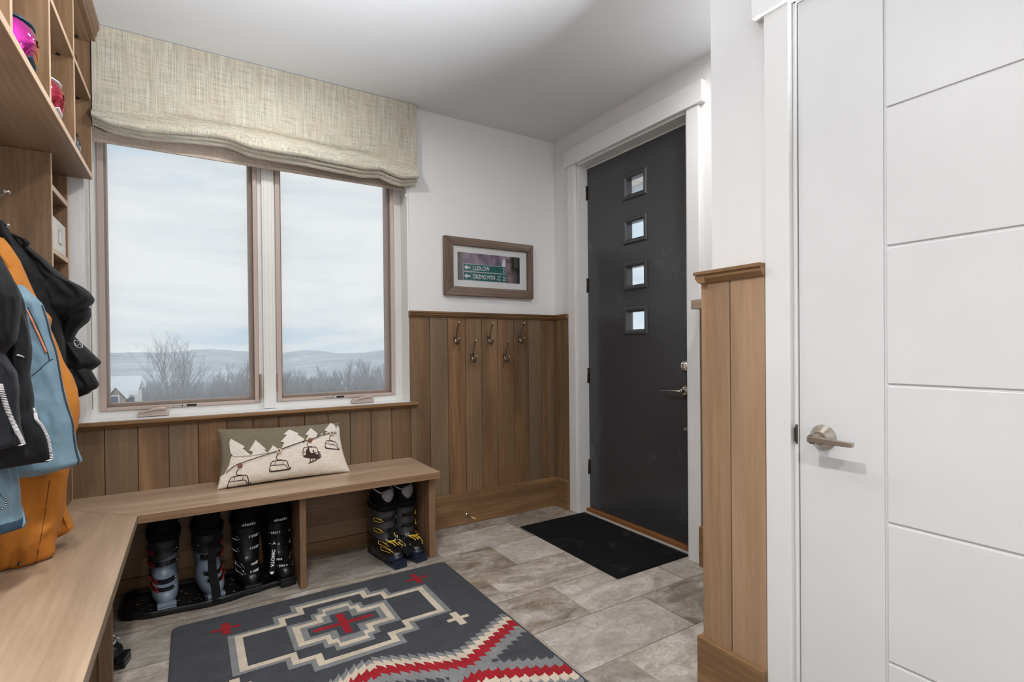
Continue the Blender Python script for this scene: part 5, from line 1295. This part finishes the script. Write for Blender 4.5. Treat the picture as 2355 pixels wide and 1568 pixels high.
for i, (px, Y) in enumerate(spots):
    pr_ = protos[i % 6]; o = pr_ if i < 6 else pr_.copy()
    if i >= 6: C.objects.link(o)
    if px < 330 and Y < 80: Y += 40
    tag(o, 'leafless grey tree in the winter treeline beyond the window', 'tree', 'bare trees of the winter treeline'); put(o, px, top_at(px)+rt.uniform(0, 26), Y, rt.uniform(0, 6.28))
# undergrowth between the trunks: uncountable brush
mb = MB(); rb = random.Random(9)
for k in range(5200):
    Y = rb.uniform(60, 150); px = rb.uniform(240, 980); d = ray(px, 806); d = d/d.y; p = CAM+d*(Y-CAM.y); g_ = gz(p.x, Y); h_ = rb.uniform(1.5, 5.0)
    if px < 320 and Y < 95: continue
    lean = Vector((rb.uniform(-.35, .35)*h_, rb.uniform(-.3, .3)*h_, h_)); q = Vector((p.x, Y, g_)); w_ = rb.uniform(.012, .035)
    mb.tube([q, q+lean*.55+Vector((rb.uniform(-.2, .2), 0, 0)), q+lean], [w_, w_*.7, w_*.3], 3, caps=False)
br = link('underbrush', mb, 'bark', fix=False); tag(br, 'bare underbrush and saplings filling the treeline', 'brush')['kind'] = 'stuff'
mb = MB(); rc = random.Random(19)
for k in range(700):
    px = rc.uniform(-100, 1100); Y = rc.uniform(300, 560); d = ray(px, 806); d = d/d.y; p = CAM+d*(Y-CAM.y)
    z = CAM.z - (interp([(-100, 864), (260, 860), (400, 866), (600, 868), (900, 866), (1100, 866)], px)-806)/FPX*Y - 9; h_ = rc.uniform(6, 11)
    mb.lathe([(h_*.26, 0), (h_*.17, h_*.45), (.05, h_)], (p.x, Y, z), (0, 0, 1), 5)
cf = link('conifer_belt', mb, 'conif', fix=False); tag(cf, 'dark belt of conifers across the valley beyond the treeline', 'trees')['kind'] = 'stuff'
# neighbouring house
M['siding'] = plain('cream_siding', (214, 208, 200), .8); M['gab'] = plain('grey_gable_siding', (138, 142, 146), .8); M['tan'] = plain('tan_siding', (176, 156, 138), .8); M['hglass'] = plain('dark_house_window', (92, 100, 112), .2)
hp = at(312, 935, 'y', 44.); hx = hp.x; T = thing('neighbour_house', 'snow-roofed neighbouring house seen low in the left window pane', 'house', (hx-4, 46, -9))
def hz(py, Y): return at(280, py, 'y', Y).z
Y0 = 44.; x_r = at(308, 905, 'y', Y0).x; z_e = hz(908, Y0); z_r = hz(876, Y0+3)
part(T, 'wall', MB().box(x_r-7, x_r-.05, Y0+.35, Y0+8, -11, z_e), 'siding')
mb = MB(); f = lambda a, b, d: (d, a, b)
mb.prism([(Y0-.3, z_e), (Y0+4.2, z_r), (Y0+8.6, z_e), (Y0+8.6, z_e+.32), (Y0+4.2, z_r+.34), (Y0-.3, z_e+.32)], f, x_r-7.3, x_r+.22); part(T, 'snowy_roof', mb, 'snow')
mb = MB(); mb.prism([(Y0+.35, z_e-.02), (Y0+8, z_e-.02), (Y0+4.2, z_r-.1)], f, x_r-.3, x_r-.06); part(T, 'gable', mb, 'gab')
xg0, xg1 = at(248, 905, 'y', Y0-1.5).x, at(284, 905, 'y', Y0-1.5).x; xm = (xg0+xg1)/2; zp = hz(890, Y0-1.5); zg = hz(918, Y0-1.5); f2 = lambda a, b, d: (a, d, b)
mb = MB(); mb.prism([(xg0-.2, zg), (xm, zp), (xg1+.2, zg), (xg1+.2, zg+.3), (xm, zp+.34), (xg0-.2, zg+.3)], f2, Y0-1.6, Y0+3); part(T, 'dormer_roof', mb, 'snow')
part(T, 'dormer_wall', MB().prism([(xg0, -11), (xg0, zg), (xm, zp-.05), (xg1, zg), (xg1, -11)], f2, Y0-1.2, Y0+2.2), 'tan')
for px in (262, 300):
    a = at(px, 925, 'y', Y0-1.25 if px == 262 else Y0+.3); fr = part(T, 'window', MB().box(a.x-.32, a.x+.32, a.y-.04, a.y, a.z-.6, a.z+.5), 'white_pl'); part(fr, 'pane', MB().box(a.x-.25, a.x+.25, a.y-.06, a.y-.03, a.z-.52, a.z+.42), 'hglass')
# porch roof outside the front door
M['soffit'] = oak('porch_soffit_boards', ('#d5ccc1', '#e2dad0', '#ebe4db', '#ddd6cc'), 'y', .6, .3, .5)
T = thing('porch_roof', 'pale board porch soffit seen through the top pane of the front door', 'porch roof', (1.2, -.8, 2.75))
mb = MB(); y = -3.2
while y < 2.0: mb.box(.22, 1.55, y+.003, y+.14, 2.74, 2.76); y += .145
part(T, 'soffit_boards', mb, 'soffit')
part(T, 'fascia_beam', MB().box(1.38, 1.5, -3.2, 2.0, 2.655, 2.738), plain('porch_beam_paint', (214, 226, 236), .7))
part(T, 'roof_deck', MB().box(.22, 1.6, -3.2, 2.0, 2.765, 2.85), 'snow')

# ------------------------------------------------------------------ sky, exposure
w = bpy.data.worlds.new('overcast_sky'); SC.world = w; w.use_nodes = True; nt = w.node_tree; bg = nt.nodes['Background']
def wn(t_, **k):
    n = nt.nodes.new('ShaderNode'+t_)
    for a, b in k.items():
        if a in n.inputs: n.inputs[a].default_value = b
        else: setattr(n, a, b)
    return n
tc = wn('TexCoord'); mp = wn('Mapping'); mp.inputs['Scale'].default_value = (1.1, 1.1, 6.5); nt.links.new(tc.outputs['Generated'], mp.inputs['Vector'])
nz = wn('TexNoise', Scale=1.9, Detail=6, Roughness=.55, Distortion=.3); nt.links.new(mp.outputs[0], nz.inputs['Vector'])
rp = wn('ValToRGB'); e = rp.color_ramp.elements; e[0].position = .36; e[0].color = (.60, .71, .82, 1); e[1].position = .57; e[1].color = (.90, .905, .92, 1)
e2 = e.new(.45); e2.color = (.79, .815, .85, 1)
nt.links.new(nz.outputs['Fac'], rp.inputs['Fac']); nt.links.new(rp.outputs[0], bg.inputs['Color']); bg.inputs['Strength'].default_value = SKY if 'SKY' in globals() else 1.1
vs = SC.view_settings; vs.view_transform = 'Standard'; vs.look = 'None'; vs.gamma = 1; vs.use_curve_mapping = False; vs.exposure = 0.1
cy = SC.cycles; cy.max_bounces = 8; cy.diffuse_bounces = 4; cy.glossy_bounces = 3; cy.transmission_bounces = 4; cy.transparent_max_bounces = 10; cy.caustics_reflective = False; cy.caustics_refractive = False
cy.sample_clamp_indirect = 6; cy.adaptive_threshold = .04
